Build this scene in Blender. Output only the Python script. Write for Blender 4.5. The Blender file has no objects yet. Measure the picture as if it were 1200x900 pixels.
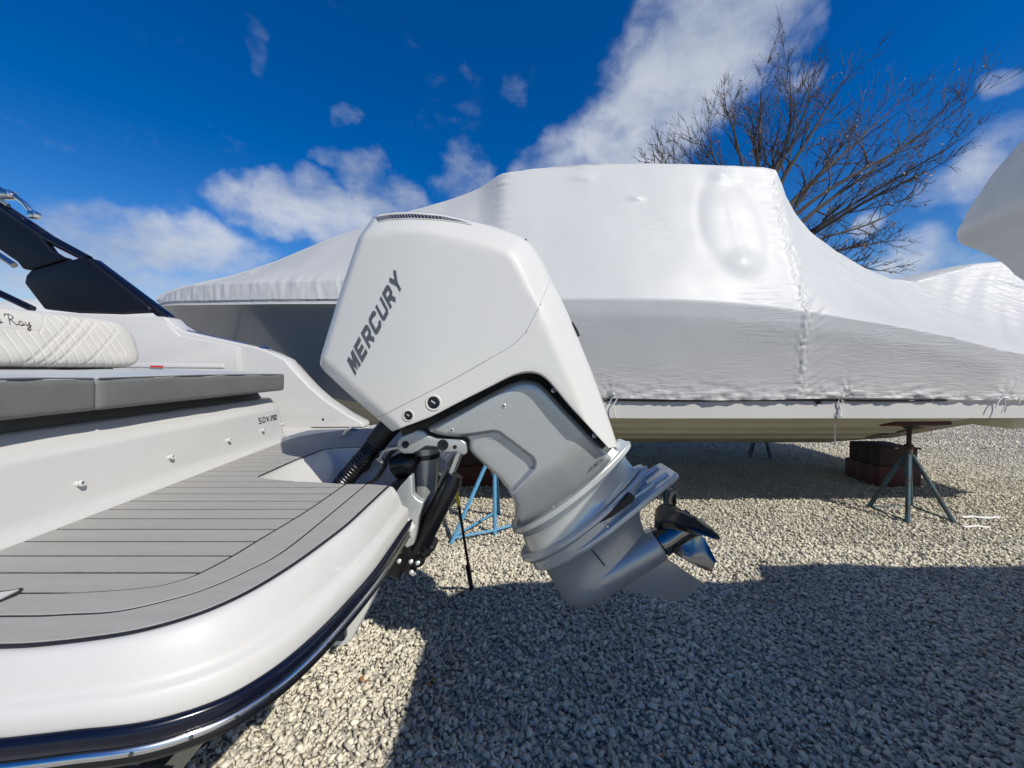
import bpy, bmesh, math, random
import numpy as np
from mathutils import Vector, Matrix, noise as mnoise

random.seed(7)
rng = np.random.default_rng(11)
scene = bpy.context.scene
COL = scene.collection
R = math.radians

# ------------------------------------------------------------------ camera
CAM_H = 1.55
PITCH = R(2.04)
FPX = 450.0
cam_data = bpy.data.cameras.new('camera')
cam_data.sensor_width = 36.0
cam_data.lens = 36.0 * FPX / 1200.0
cam_data.clip_start = 0.05
cam_data.clip_end = 3000
cam = bpy.data.objects.new('camera', cam_data)
COL.objects.link(cam)
cam.location = (0, 0, CAM_H)
cam.rotation_euler = (R(90) - PITCH, 0, 0)
scene.camera = cam

# ------------------------------------------------------------------ light
SUN_VEC = Vector((0.80, -0.75, 1.0)).normalized()      # towards the sun
SUN_EL = math.asin(SUN_VEC.z)
SUN_ROT = math.atan2(SUN_VEC.x, SUN_VEC.y)
world = bpy.data.worlds.new('World')
scene.world = world
world.use_nodes = True
SKY_STRENGTH = 0.058
sun_data = bpy.data.lights.new('sun', 'SUN')
sun_data.energy = 4.9
sun_data.angle = R(0.53)
sun_data.color = (1.0, 0.96, 0.87)
sun = bpy.data.objects.new('sun', sun_data)
COL.objects.link(sun)
sun.rotation_euler = (-SUN_VEC).to_track_quat('-Z', 'Y').to_euler()
vs = scene.view_settings
vs.view_transform = 'Standard'
vs.look = 'None'
vs.gamma = 1.0
vs.exposure = 0.0
vs.use_curve_mapping = False

def ray_dir(u, v):
    a = (u - 600) / FPX
    b = (450 - v) / FPX
    return Vector((a, math.cos(PITCH) + b * math.sin(PITCH), -math.sin(PITCH) + b * math.cos(PITCH)))

def at(u, v, Y):
    """the point at depth Y that the photograph shows at (u, v)"""
    d = ray_dir(u, v)
    t = Y / d.y
    return Vector((d.x * t, Y, CAM_H + d.z * t))

def onz(u, v, Z):
    d = ray_dir(u, v)
    t = (Z - CAM_H) / d.z
    return Vector((d.x * t, d.y * t, Z))

# sky: Nishita plus clouds placed by direction
def build_world():
    nt = world.node_tree
    N, L = nt.nodes, nt.links
    for n in list(N): N.remove(n)
    out = N.new('ShaderNodeOutputWorld')
    bg = N.new('ShaderNodeBackground'); bg.inputs['Strength'].default_value = SKY_STRENGTH
    L.new(bg.outputs[0], out.inputs[0])
    sky = N.new('ShaderNodeTexSky')
    sky.sky_type = 'NISHITA'; sky.sun_disc = False
    sky.sun_elevation = SUN_EL; sky.sun_rotation = SUN_ROT
    sky.air_density = 1.0; sky.dust_density = 0.25; sky.ozone_density = 2.2
    hsv = N.new('ShaderNodeHueSaturation')
    hsv.inputs['Hue'].default_value = 0.514
    hsv.inputs['Saturation'].default_value = 1.5
    hsv.inputs['Value'].default_value = 1.95
    L.new(sky.outputs[0], hsv.inputs['Color'])
    tc = N.new('ShaderNodeTexCoord')
    D = tc.outputs['Generated']
    nrm = N.new('ShaderNodeVectorMath'); nrm.operation = 'NORMALIZE'; L.new(D, nrm.inputs[0])
    def math_(op, a, b=None, c=None, clamp=False):
        m = N.new('ShaderNodeMath'); m.operation = op; m.use_clamp = clamp
        for i, x in enumerate((a, b, c)):
            if x is None: continue
            if isinstance(x, (int, float)): m.inputs[i].default_value = x
            else: L.new(x, m.inputs[i])
        return m.outputs[0]
    blobs = [(860,0,90,1.15),(815,50,95,1.2),(790,105,95,1.2),(750,160,85,1.1),(690,190,55,.8),(645,205,40,.6),(540,222,45,.62),
             (285,232,36,.85),(325,245,46,1),(375,258,46,1),(420,262,40,.9),
             (432,228,38,.95),(465,235,30,.8),(402,200,22,.8),
             (100,268,46,.9),(70,300,60,1),(130,300,62,1),(185,300,55,1),(245,292,46,1),(280,300,30,.8),(20,320,60,.9),(200,335,60,.8),(120,350,70,.9),
             (298,46,26,.5),(415,150,22,.55),(605,105,26,.35),
             (1182,98,28,.75),(1045,252,24,.75),(930,45,40,.62),(905,100,40,.45),(1150,215,46,.7),(1105,330,60,.7),(1180,180,50,.5),
             (-60,300,90,.9),(-200,330,110,.9),(-350,200,100,.7),(1400,260,120,.8),(1600,150,140,.8),(1500,-100,120,.7),(200,-300,160,.7),(900,-250,160,.8)]
    acc = None
    wn = N.new('ShaderNodeTexNoise'); wn.inputs['Scale'].default_value = 5.0; wn.inputs['Detail'].default_value = 4; wn.inputs['Roughness'].default_value = 0.5
    L.new(nrm.outputs[0], wn.inputs['Vector'])
    w1 = N.new('ShaderNodeVectorMath'); w1.operation = 'SUBTRACT'; L.new(wn.outputs['Color'], w1.inputs[0]); w1.inputs[1].default_value = (.5, .5, .5)
    w2 = N.new('ShaderNodeVectorMath'); w2.operation = 'SCALE'; L.new(w1.outputs[0], w2.inputs[0]); w2.inputs['Scale'].default_value = 0.20
    w3 = N.new('ShaderNodeVectorMath'); w3.operation = 'ADD'; L.new(nrm.outputs[0], w3.inputs[0]); L.new(w2.outputs[0], w3.inputs[1])
    warp = N.new('ShaderNodeVectorMath'); warp.operation = 'NORMALIZE'; L.new(w3.outputs[0], warp.inputs[0])
    for u, v, r, s in blobs:
        d = ray_dir(u, v).normalized()
        d2 = ray_dir(u + r * 1.25, v).normalized()
        d3 = ray_dir(u, v + r * 1.25).normalized()
        cr = 0.5 * (d.dot(d2) + d.dot(d3))
        dp = N.new('ShaderNodeVectorMath'); dp.operation = 'DOT_PRODUCT'
        L.new(warp.outputs[0], dp.inputs[0]); dp.inputs[1].default_value = d
        mr = N.new('ShaderNodeMapRange'); mr.interpolation_type = 'SMOOTHSTEP'
        L.new(dp.outputs['Value'], mr.inputs[0])
        mr.inputs[1].default_value = cr; mr.inputs[2].default_value = 1.0 - (1.0 - cr) * 0.08
        mr.inputs[3].default_value = 0.0; mr.inputs[4].default_value = s
        acc = mr.outputs[0] if acc is None else math_('MAXIMUM', acc, mr.outputs[0])
    def fbm(scale, detail, rough, stretch, off):
        mp = N.new('ShaderNodeMapping'); L.new(nrm.outputs[0], mp.inputs[0])
        mp.inputs['Scale'].default_value = stretch
        mp.inputs['Location'].default_value = off
        n = N.new('ShaderNodeTexNoise'); L.new(mp.outputs[0], n.inputs['Vector'])
        n.inputs['Scale'].default_value = scale; n.inputs['Detail'].default_value = detail
        n.inputs['Roughness'].default_value = rough
        n.inputs['Distortion'].default_value = 0.25
        return n.outputs[0]
    n1 = fbm(5.0, 9, 0.58, (1, 1, 1.5), (0, 0, 0))
    n2 = fbm(17.0, 8, 0.6, (1, 1, 1.3), (3.1, 1.7, 0.4))
    n3 = fbm(2.2, 5, 0.5, (1, 1, 2.6), (7, 3, 1))
    nn = math_('ADD', math_('MULTIPLY', n1, 0.62), math_('MULTIPLY', n2, 0.38))
    cov = math_('ADD', math_('MULTIPLY', acc, 0.56), math_('MULTIPLY', math_('SUBTRACT', nn, 0.5), 1.5))
    dens = N.new('ShaderNodeMapRange'); dens.interpolation_type = 'SMOOTHSTEP'
    L.new(cov, dens.inputs[0])
    dens.inputs[1].default_value = 0.12; dens.inputs[2].default_value = 0.80
    dens.inputs[3].default_value = 0.0; dens.inputs[4].default_value = 0.93
    # cloud tone: broken light and grey
    tone = N.new('ShaderNodeMapRange'); L.new(math_('ADD', math_('MULTIPLY', n3, 0.6), math_('MULTIPLY', n1, 0.5)), tone.inputs[0])
    tone.inputs[1].default_value = 0.36; tone.inputs[2].default_value = 0.72
    tone.inputs[3].default_value = 0.0; tone.inputs[4].default_value = 1.0
    cmix = N.new('ShaderNodeMix'); cmix.data_type = 'RGBA'
    L.new(tone.outputs[0], cmix.inputs[0])
    k = 1.0 / SKY_STRENGTH
    cmix.inputs[6].default_value = (0.30 * k, 0.37 * k, 0.50 * k, 1)
    cmix.inputs[7].default_value = (0.64 * k, 0.68 * k, 0.76 * k, 1)
    mix = N.new('ShaderNodeMix'); mix.data_type = 'RGBA'
    L.new(dens.outputs[0], mix.inputs[0])
    L.new(hsv.outputs[0], mix.inputs[6]); L.new(cmix.outputs[2], mix.inputs[7])
    L.new(mix.outputs[2], bg.inputs[0])
build_world()

# ------------------------------------------------------------------ materials
MATS = {}
def mat(name, col, rough=0.5, metal=0.0, coat=0.0, var=0.0, vscale=8.0, bump=0.0, bscale=60.0, spec=0.5, col2=None, stretch=None, detail=5.0, sss=0.0, coat_rough=0.05, rvar=0.0):
    if name in MATS: return MATS[name]
    m = bpy.data.materials.new(name); m.use_nodes = True
    nt = m.node_tree; N, L = nt.nodes, nt.links
    b = N['Principled BSDF']
    b.inputs['Base Color'].default_value = (*col, 1)
    b.inputs['Roughness'].default_value = rough
    b.inputs['Metallic'].default_value = metal
    b.inputs['Coat Weight'].default_value = coat
    b.inputs['Coat Roughness'].default_value = coat_rough
    b.inputs['Specular IOR Level'].default_value = spec
    if sss:
        b.inputs['Subsurface Weight'].default_value = sss
    tc = N.new('ShaderNodeTexCoord')
    src = tc.outputs['Object']
    if stretch:
        mp = N.new('ShaderNodeMapping'); mp.inputs['Scale'].default_value = stretch
        L.new(src, mp.inputs[0]); src = mp.outputs[0]
    if var or col2:
        n = N.new('ShaderNodeTexNoise'); n.inputs['Scale'].default_value = vscale; n.inputs['Detail'].default_value = detail
        n.inputs['Roughness'].default_value = 0.6
        L.new(src, n.inputs['Vector'])
        mr = N.new('ShaderNodeMapRange'); mr.inputs[1].default_value = 0.3; mr.inputs[2].default_value = 0.7
        L.new(n.outputs[0], mr.inputs[0])
        mx = N.new('ShaderNodeMix'); mx.data_type = 'RGBA'
        L.new(mr.outputs[0], mx.inputs[0])
        c2 = col2 if col2 else tuple(c * (1 - var) for c in col)
        mx.inputs[6].default_value = (*col, 1); mx.inputs[7].default_value = (*c2, 1)
        L.new(mx.outputs[2], b.inputs['Base Color'])
        if rvar:
            mr2 = N.new('ShaderNodeMapRange'); L.new(n.outputs[0], mr2.inputs[0])
            mr2.inputs[1].default_value = 0.3; mr2.inputs[2].default_value = 0.7
            mr2.inputs[3].default_value = max(0, rough - rvar); mr2.inputs[4].default_value = rough + rvar
            L.new(mr2.outputs[0], b.inputs['Roughness'])
    if bump:
        n = N.new('ShaderNodeTexNoise'); n.inputs['Scale'].default_value = bscale; n.inputs['Detail'].default_value = 4
        L.new(src, n.inputs['Vector'])
        bp = N.new('ShaderNodeBump'); bp.inputs['Strength'].default_value = bump; bp.inputs['Distance'].default_value = 0.01
        L.new(n.outputs[0], bp.inputs['Height']); L.new(bp.outputs[0], b.inputs['Normal'])
    MATS[name] = m
    return m

GEL = mat('gelcoat_white', (0.52, 0.51, 0.485), 0.45, coat=0.8, spec=0.3, coat_rough=0.04)
NONSKID = mat('gelcoat_satin', (0.56, 0.55, 0.53), 0.42, coat=0.15, var=0.06, vscale=5)
TEAK = mat('foam_teak_grey', (0.345, 0.332, 0.305), 0.62, var=0.10, vscale=14, bump=0.25, bscale=420, stretch=(0.25, 3, 1), spec=0.35)
CAULK = mat('caulk_black', (0.012, 0.011, 0.016), 0.5)
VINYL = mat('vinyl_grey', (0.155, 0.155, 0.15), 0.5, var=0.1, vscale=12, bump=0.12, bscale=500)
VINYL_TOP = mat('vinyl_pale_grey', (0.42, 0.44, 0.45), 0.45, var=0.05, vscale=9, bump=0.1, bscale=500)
VINYL_WHITE = mat('vinyl_cream', (0.54, 0.515, 0.465), 0.5, var=0.06, vscale=9, bump=0.1, bscale=600)
NAVY = mat('paint_navy', (0.0035, 0.005, 0.014), 0.2, coat=0.15, spec=0.35)
NAVY_SATIN = mat('tower_navy', (0.004, 0.006, 0.012), 0.42, spec=0.25, var=0.2, vscale=40, bump=0.06, bscale=300)
CHROME = mat('stainless', (0.70, 0.70, 0.70), 0.2, metal=1.0, var=0.1, vscale=20)
COWL = mat('cowl_white', (0.56, 0.55, 0.51), 0.45, coat=1.0, coat_rough=0.025, spec=0.25)
SILVER = mat('silver_paint', (0.43, 0.445, 0.44), 0.32, metal=0.45, coat=0.6, var=0.07, vscale=30, bump=0.02, bscale=300)
SILVER_LIGHT = mat('silver_cast', (0.56, 0.59, 0.58), 0.30, metal=0.45, coat=0.6, var=0.08, vscale=25, bump=0.03, bscale=250)
BLACK = mat('black_rubber', (0.008, 0.008, 0.009), 0.45, bump=0.1, bscale=200)
BLACK_GLOSS = mat('black_paint', (0.005, 0.005, 0.006), 0.3)
DARK_STEEL = mat('steel_dark', (0.24, 0.235, 0.23), 0.14, metal=1.0, var=0.25, vscale=18)
LETTER = mat('letter_grey', (0.105, 0.11, 0.115), 0.35, metal=0.3)
INK = mat('print_dark', (0.03, 0.03, 0.033), 0.4)
RED_PRINT = mat('print_red', (0.5, 0.03, 0.03), 0.5)
HULL_WHITE = mat('hull_white', (0.58, 0.57, 0.54), 0.3, coat=0.35, var=0.07, vscale=1.2, stretch=(0.6, 1, 3))
HULL_GREY = mat('hull_grey_gloss', (0.27, 0.275, 0.265), 0.16, coat=0.6, var=0.12, vscale=0.8, stretch=(0.5, 1, 2))
BOTTOM = mat('bottom_cream', (0.58, 0.55, 0.42), 0.55, var=0.22, vscale=2.2, stretch=(0.35, 1, 2), bump=0.1, bscale=60)
BARNACLE = mat('bottom_stained', (0.40, 0.365, 0.26), 0.7, col2=(0.20, 0.185, 0.13), vscale=22, bump=0.5, bscale=60)
RUST_RED = mat('paint_red_worn', (0.105, 0.02, 0.013), 0.7, col2=(0.05, 0.018, 0.012), vscale=16, bump=0.3, bscale=60)
WOOD_DARK = mat('wood_weathered', (0.06, 0.035, 0.028), 0.85, col2=(0.03, 0.02, 0.018), vscale=10, bump=0.5, bscale=50, stretch=(0.3, 2, 2))
BLUE_PAINT = mat('paint_blue_worn', (0.10, 0.30, 0.50), 0.5, col2=(0.07, 0.22, 0.38), vscale=24, bump=0.15, bscale=90)
TEAL_WORN = mat('paint_teal_rusty', (0.04, 0.12, 0.155), 0.6, col2=(0.05, 0.03, 0.02), vscale=11, bump=0.2, bscale=90)
RUST = mat('rust_brown', (0.085, 0.04, 0.026), 0.8, col2=(0.05, 0.03, 0.022), vscale=25, bump=0.3, bscale=90)
YELLOW = mat('paint_yellow', (0.75, 0.62, 0.02), 0.4)
BARK = mat('bark', (0.036, 0.027, 0.025), 0.9, col2=(0.06, 0.045, 0.038), vscale=9, bump=0.4, bscale=30)
LEAF = mat('dry_leaf', (0.24, 0.10, 0.045), 0.7, col2=(0.36, 0.19, 0.08), vscale=3)
TYRE = mat('tyre', (0.02, 0.02, 0.02), 0.8)
GALV = mat('galvanised', (0.45, 0.46, 0.47), 0.45, metal=0.8, var=0.2, vscale=30)
GLASS_DARK = mat('tinted_glass', (0.03, 0.04, 0.045), 0.05, coat=0.5)
ROPE = mat('strap_white', (0.72, 0.72, 0.70), 0.6)

def wrap_material():
    m = bpy.data.materials.new('shrink_wrap'); m.use_nodes = True
    nt = m.node_tree; N, L = nt.nodes, nt.links
    b = N['Principled BSDF']
    b.inputs['Roughness'].default_value = 0.38
    b.inputs['Specular IOR Level'].default_value = 0.5
    b.inputs['Coat Weight'].default_value = 0.0
    b.inputs['Coat Roughness'].default_value = 0.25
    tc = N.new('ShaderNodeTexCoord'); src = tc.outputs['Object']
    n0 = N.new('ShaderNodeTexNoise'); n0.inputs['Scale'].default_value = 1.1; n0.inputs['Detail'].default_value = 6
    L.new(src, n0.inputs['Vector'])
    cr = N.new('ShaderNodeValToRGB')
    cr.color_ramp.elements[0].position = 0.3; cr.color_ramp.elements[0].color = (0.70, 0.70, 0.69, 1)
    cr.color_ramp.elements[1].position = 0.7; cr.color_ramp.elements[1].color = (0.76, 0.76, 0.745, 1)
    L.new(n0.outputs[0], cr.inputs[0]); L.new(cr.outputs[0], b.inputs['Base Color'])
    # fine film creases: two stretched noises, broken up by a third
    mp = N.new('ShaderNodeMapping'); mp.inputs['Rotation'].default_value = (0, R(35), 0); mp.inputs['Scale'].default_value = (0.7, 1.0, 2.2)
    L.new(src, mp.inputs[0])
    n1 = N.new('ShaderNodeTexNoise'); n1.inputs['Scale'].default_value = 5; n1.inputs['Detail'].default_value = 5; n1.inputs['Distortion'].default_value = 0.6
    L.new(mp.outputs[0], n1.inputs['Vector'])
    n2 = N.new('ShaderNodeTexNoise'); n2.inputs['Scale'].default_value = 2.2; n2.inputs['Detail'].default_value = 3
    L.new(src, n2.inputs['Vector'])
    mu = N.new('ShaderNodeMath'); mu.operation = 'MULTIPLY'
    L.new(n1.outputs[0], mu.inputs[0]); L.new(n2.outputs[0], mu.inputs[1])
    # tight creases in patches, thicker along the hem and towards the stern
    sx = N.new('ShaderNodeSeparateXYZ'); L.new(src, sx.inputs[0])
    def M(op, a, b=None):
        q = N.new('ShaderNodeMath'); q.operation = op
        for i_, x_ in enumerate((a, b)):
            if x_ is None: continue
            if isinstance(x_, (int, float)): q.inputs[i_].default_value = x_
            else: L.new(x_, q.inputs[i_])
        return q.outputs[0]
    def rng_(v, a, b, c, d):
        q = N.new('ShaderNodeMapRange'); q.interpolation_type = 'SMOOTHSTEP'; L.new(v, q.inputs[0])
        for i_, x_ in enumerate((a, b, c, d)): q.inputs[i_ + 1].default_value = x_
        return q.outputs[0]
    mp2 = N.new('ShaderNodeMapping'); mp2.inputs['Rotation'].default_value = (0, R(-33), 0); mp2.inputs['Scale'].default_value = (1.6, 3, 15)
    L.new(src, mp2.inputs[0])
    n3 = N.new('ShaderNodeTexNoise'); n3.inputs['Scale'].default_value = 1.6; n3.inputs['Detail'].default_value = 4; n3.inputs['Distortion'].default_value = 0.9
    L.new(mp2.outputs[0], n3.inputs['Vector'])
    ridge = M('SUBTRACT', 1.0, M('MULTIPLY', M('ABSOLUTE', M('SUBTRACT', n3.outputs[0], 0.5)), 7.0))
    ridge = rng_(ridge, 0.2, 1.0, 0.0, 1.0)
    n4 = N.new('ShaderNodeTexNoise'); n4.inputs['Scale'].default_value = 1.5; n4.inputs['Detail'].default_value = 3
    L.new(src, n4.inputs['Vector'])
    patch = rng_(n4.outputs[0], 0.50, 0.66, 0.06, 0.7)
    hem = rng_(sx.outputs[2], 1.30, 1.75, 1.0, 0.0)
    aft = rng_(sx.outputs[0], 2.6, 3.6, 0.0, 0.7)
    amt = M('MAXIMUM', patch, M('MAXIMUM', hem, aft))
    crease = M('MULTIPLY', ridge, amt)
    mu2 = M('ADD', M('MULTIPLY', mu.outputs[0], 0.35), M('MULTIPLY', crease, 0.16))
    bp = N.new('ShaderNodeBump'); bp.inputs['Strength'].default_value = 0.45; bp.inputs['Distance'].default_value = 0.03
    L.new(mu2, bp.inputs['Height']); L.new(bp.outputs[0], b.inputs['Normal'])
    rr = N.new('ShaderNodeMapRange'); L.new(n2.outputs[0], rr.inputs[0])
    rr.inputs[3].default_value = 0.36; rr.inputs[4].default_value = 0.55
    L.new(rr.outputs[0], b.inputs['Roughness'])
    # thin film lets some light through
    tr = N.new('ShaderNodeBsdfTranslucent'); tr.inputs[0].default_value = (0.90, 0.90, 0.88, 1)
    ms = N.new('ShaderNodeMixShader'); ms.inputs[0].default_value = 0.42
    L.new(b.outputs[0], ms.inputs[1]); L.new(tr.outputs[0], ms.inputs[2])
    L.new(ms.outputs[0], N['Material Output'].inputs['Surface'])
    return m
WRAP = wrap_material()

# ------------------------------------------------------------------ object helpers
def link(o, parent=None):
    COL.objects.link(o)
    if parent is not None:
        o.parent = parent
        if parent.type == 'EMPTY':
            o.location = -Vector(parent.location)   # mesh data is in world metres
    return o

def thing(name, label, cat, loc=(0, 0, 0), group=None):
    o = bpy.data.objects.new(name, None)
    o.empty_display_size = 0.1
    COL.objects.link(o)
    o.location = loc
    o['label'] = label; o['category'] = cat
    if group: o['group'] = group
    return o

def tag(o, label=None, cat=None, group=None, kind=None):
    if label: o['label'] = label
    if cat: o['category'] = cat
    if group: o['group'] = group
    if kind: o['kind'] = kind
    return o

def mesh_obj(name, verts, faces, material, parent=None, smooth=True, angle=35, bevel=0.0, bseg=2, mats=None, midx=None, fix=True):
    me = bpy.data.meshes.new(name)
    me.from_pydata([tuple(v) for v in verts], [], [tuple(f) for f in faces])
    for m in (mats or [material]): me.materials.append(m)
    if midx is not None:
        me.polygons.foreach_set('material_index', midx)
    return finish(name, me, parent, smooth, angle, bevel, bseg, fix)

def finish(name, me, parent=None, smooth=True, angle=35, bevel=0.0, bseg=2, fix=True):
    bm = bmesh.new(); bm.from_mesh(me)
    if bevel > 0:
        bmesh.ops.remove_doubles(bm, verts=bm.verts, dist=1e-5)
        bmesh.ops.recalc_face_normals(bm, faces=bm.faces)
        es = [e for e in bm.edges if len(e.link_faces) == 2 and e.calc_face_angle(0) > R(25)]
        if es:
            bmesh.ops.bevel(bm, geom=es, offset=bevel, segments=bseg, profile=0.5, affect='EDGES', clamp_overlap=True)
    if fix:
        bmesh.ops.recalc_face_normals(bm, faces=bm.faces)
    bm.to_mesh(me); bm.free()
    if smooth:
        me.polygons.foreach_set('use_smooth', [True] * len(me.polygons))
        me.set_sharp_from_angle(angle=R(angle))
    me.update()
    o = bpy.data.objects.new(name, me)
    return link(o, parent)

class MB:
    """collects simple shapes into one mesh"""
    def __init__(s): s.v = []; s.f = []
    def add(s, v, f):
        k = len(s.v); s.v += [tuple(x) for x in v]; s.f += [tuple(i + k for i in q) for q in f]; return s
    def box(s, lo, hi):
        x0, y0, z0 = lo; x1, y1, z1 = hi
        return s.add([(x0,y0,z0),(x1,y0,z0),(x1,y1,z0),(x0,y1,z0),(x0,y0,z1),(x1,y0,z1),(x1,y1,z1),(x0,y1,z1)],
                     [(0,3,2,1),(4,5,6,7),(0,1,5,4),(1,2,6,5),(2,3,7,6),(3,0,4,7)])
    def tube(s, pts, rad, seg=10, cap=True):
        v, f = tube_geo(pts, rad, seg, cap); return s.add(v, f)
    def prism(s, poly, y0, y1):
        """poly in (x, z), extruded along Y"""
        n = len(poly)
        v = [(p[0], y0, p[1]) for p in poly] + [(p[0], y1, p[1]) for p in poly]
        f = [tuple(range(n)), tuple(range(2 * n - 1, n - 1, -1))] + [(i, i + n, (i + 1) % n + n, (i + 1) % n) for i in range(n)]
        return s.add(v, f)
    def prism_z(s, poly, z0, z1):
        n = len(poly)
        v = [(p[0], p[1], z0) for p in poly] + [(p[0], p[1], z1) for p in poly]
        f = [tuple(range(n - 1, -1, -1)), tuple(range(n, 2 * n))] + [(i, (i + 1) % n, (i + 1) % n + n, i + n) for i in range(n)]
        return s.add(v, f)
    def build(s, name, material, parent=None, **k):
        return mesh_obj(name, s.v, s.f, material, parent, **k)

def tube_geo(pts, rad, seg=10, cap=True):
    pts = [Vector(p) for p in pts]
    n = len(pts)
    if not hasattr(rad, '__len__'): rad = [rad] * n
    V = []; F = []
    t0 = (pts[1] - pts[0]).normalized()
    ref = Vector((0, 0, 1)) if abs(t0.z) < 0.9 else Vector((1, 0, 0))
    a = t0.cross(ref).normalized()
    for i in range(n):
        t = (pts[min(i + 1, n - 1)] - pts[max(i - 1, 0)]).normalized()
        a = (a - t * a.dot(t)).normalized()
        b = t.cross(a)
        for k in range(seg):
            th = 2 * math.pi * k / seg
            V.append(pts[i] + (a * math.cos(th) + b * math.sin(th)) * rad[i])
    for i in range(n - 1):
        for k in range(seg):
            k2 = (k + 1) % seg
            F.append((i * seg + k, i * seg + k2, (i + 1) * seg + k2, (i + 1) * seg + k))
    if cap:
        F.append(tuple(range(seg - 1, -1, -1)))
        F.append(tuple((n - 1) * seg + k for k in range(seg)))
    return V, F

def spline(pts, n):
    """Catmull-Rom through pts, n samples"""
    P = [Vector(p) for p in pts]
    P = [P[0] * 2 - P[1]] + P + [P[-1] * 2 - P[-2]]
    m = len(P) - 3
    out = []
    for i in range(n):
        x = i / (n - 1) * m
        k = min(int(x), m - 1); t = x - k
        p0, p1, p2, p3 = P[k:k + 4]
        out.append(0.5 * ((2 * p1) + (p2 - p0) * t + (2 * p0 - 5 * p1 + 4 * p2 - p3) * t * t + (3 * p1 - p0 - 3 * p2 + p3) * t ** 3))
    return out

def lathe(axis_o, axis_d, prof, seg=32):
    """prof: list of (distance along axis, radius)"""
    d = Vector(axis_d).normalized(); o = Vector(axis_o)
    ref = Vector((0, 1, 0)) if abs(d.y) < 0.9 else Vector((1, 0, 0))
    a = d.cross(ref).normalized(); b = d.cross(a)
    V = []; F = []
    for s, r in prof:
        for k in range(seg):
            th = 2 * math.pi * k / seg
            V.append(o + d * s + (a * math.cos(th) + b * math.sin(th)) * max(r, 1e-4))
    for i in range(len(prof) - 1):
        for k in range(seg):
            k2 = (k + 1) % seg
            F.append((i * seg + k, i * seg + k2, (i + 1) * seg + k2, (i + 1) * seg + k))
    F.append(tuple(range(seg - 1, -1, -1)))
    F.append(tuple((len(prof) - 1) * seg + k for k in range(seg)))
    return V, F

def resample(poly, n, closed=True):
    P = [np.array(p, float) for p in poly]
    if closed: P = P + [P[0]]
    P = np.array(P)
    seg = np.linalg.norm(np.diff(P, axis=0), axis=1)
    s = np.concatenate([[0], np.cumsum(seg)])
    q = np.linspace(0, s[-1], n, endpoint=not closed)
    return np.stack([np.interp(q, s, P[:, k]) for k in range(P.shape[1])], 1)

def strokes_geo(strokes, width, mapf, lift=0.0004):
    """flat lettering: each stroke is a polyline in letter space turned into a mitred strip, mapf(x, y, lift) -> 3-D"""
    V = []; F = []
    for si, st in enumerate(strokes):
        pts = [Vector((p[0], p[1])) for p in st]
        n = len(pts); k = len(V)
        for i in range(n):
            d0 = (pts[i] - pts[i - 1]).normalized() if i > 0 else (pts[1] - pts[0]).normalized()
            d1 = (pts[i + 1] - pts[i]).normalized() if i < n - 1 else d0
            n0 = Vector((-d0.y, d0.x)); n1 = Vector((-d1.y, d1.x))
            m = (n0 + n1)
            m = m.normalized() if m.length > 1e-4 else n0
            w = width / 2 / max(0.45, m.dot(n0))
            for s in (1, -1):
                q = pts[i] + m * w * s
                V.append(mapf(q.x, q.y, lift * (si % 4)))
        for i in range(n - 1):
            F.append((k + 2 * i, k + 2 * i + 2, k + 2 * i + 3, k + 2 * i + 1))
    return V, F

def fnoise(x, y, z=0.0):
    return mnoise.noise(Vector((x, y, z)))
# ------------------------------------------------------------------ ground
def ground_material():
    m = bpy.data.materials.new('gravel_bed'); m.use_nodes = True
    nt = m.node_tree; N, L = nt.nodes, nt.links
    b = N['Principled BSDF']; b.inputs['Roughness'].default_value = 0.9; b.inputs['Specular IOR Level'].default_value = 0.2
    tc = N.new('ShaderNodeTexCoord')
    vo = N.new('ShaderNodeTexVoronoi'); vo.inputs['Scale'].default_value = 38
    L.new(tc.outputs['Object'], vo.inputs['Vector'])
    cr = N.new('ShaderNodeValToRGB')
    e = cr.color_ramp.elements
    e[0].position = 0.0; e[0].color = (0.28, 0.255, 0.22, 1); e[1].position = 1.0; e[1].color = (0.62, 0.59, 0.53, 1)
    x = e.new(0.5); x.color = (0.48, 0.455, 0.40, 1)
    sep = N.new('ShaderNodeSeparateColor'); L.new(vo.outputs['Color'], sep.inputs[0])
    L.new(sep.outputs[0], cr.inputs[0])
    n = N.new('ShaderNodeTexNoise'); n.inputs['Scale'].default_value = 0.9; n.inputs['Detail'].default_value = 6
    L.new(tc.outputs['Object'], n.inputs['Vector'])
    mr = N.new('ShaderNodeMapRange'); L.new(n.outputs[0], mr.inputs[0])
    mr.inputs[1].default_value = 0.3; mr.inputs[2].default_value = 0.7; mr.inputs[3].default_value = 0.82; mr.inputs[4].default_value = 1.08
    mx = N.new('ShaderNodeMix'); mx.data_type = 'RGBA'; mx.blend_type = 'MULTIPLY'; mx.inputs[0].default_value = 1
    L.new(cr.outputs[0], mx.inputs[6]); L.new(mr.outputs[0], mx.inputs[7])
    L.new(mx.outputs[2], b.inputs['Base Color'])
    bp = N.new('ShaderNodeBump'); bp.inputs['Strength'].default_value = 0.9; bp.inputs['Distance'].default_value = 0.02
    inv = N.new('ShaderNodeMath'); inv.operation = 'SUBTRACT'; inv.inputs[0].default_value = 1
    L.new(vo.outputs['Distance'], inv.inputs[1]); L.new(inv.outputs[0], bp.inputs['Height'])
    L.new(bp.outputs[0], b.inputs['Normal'])
    return m

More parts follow.
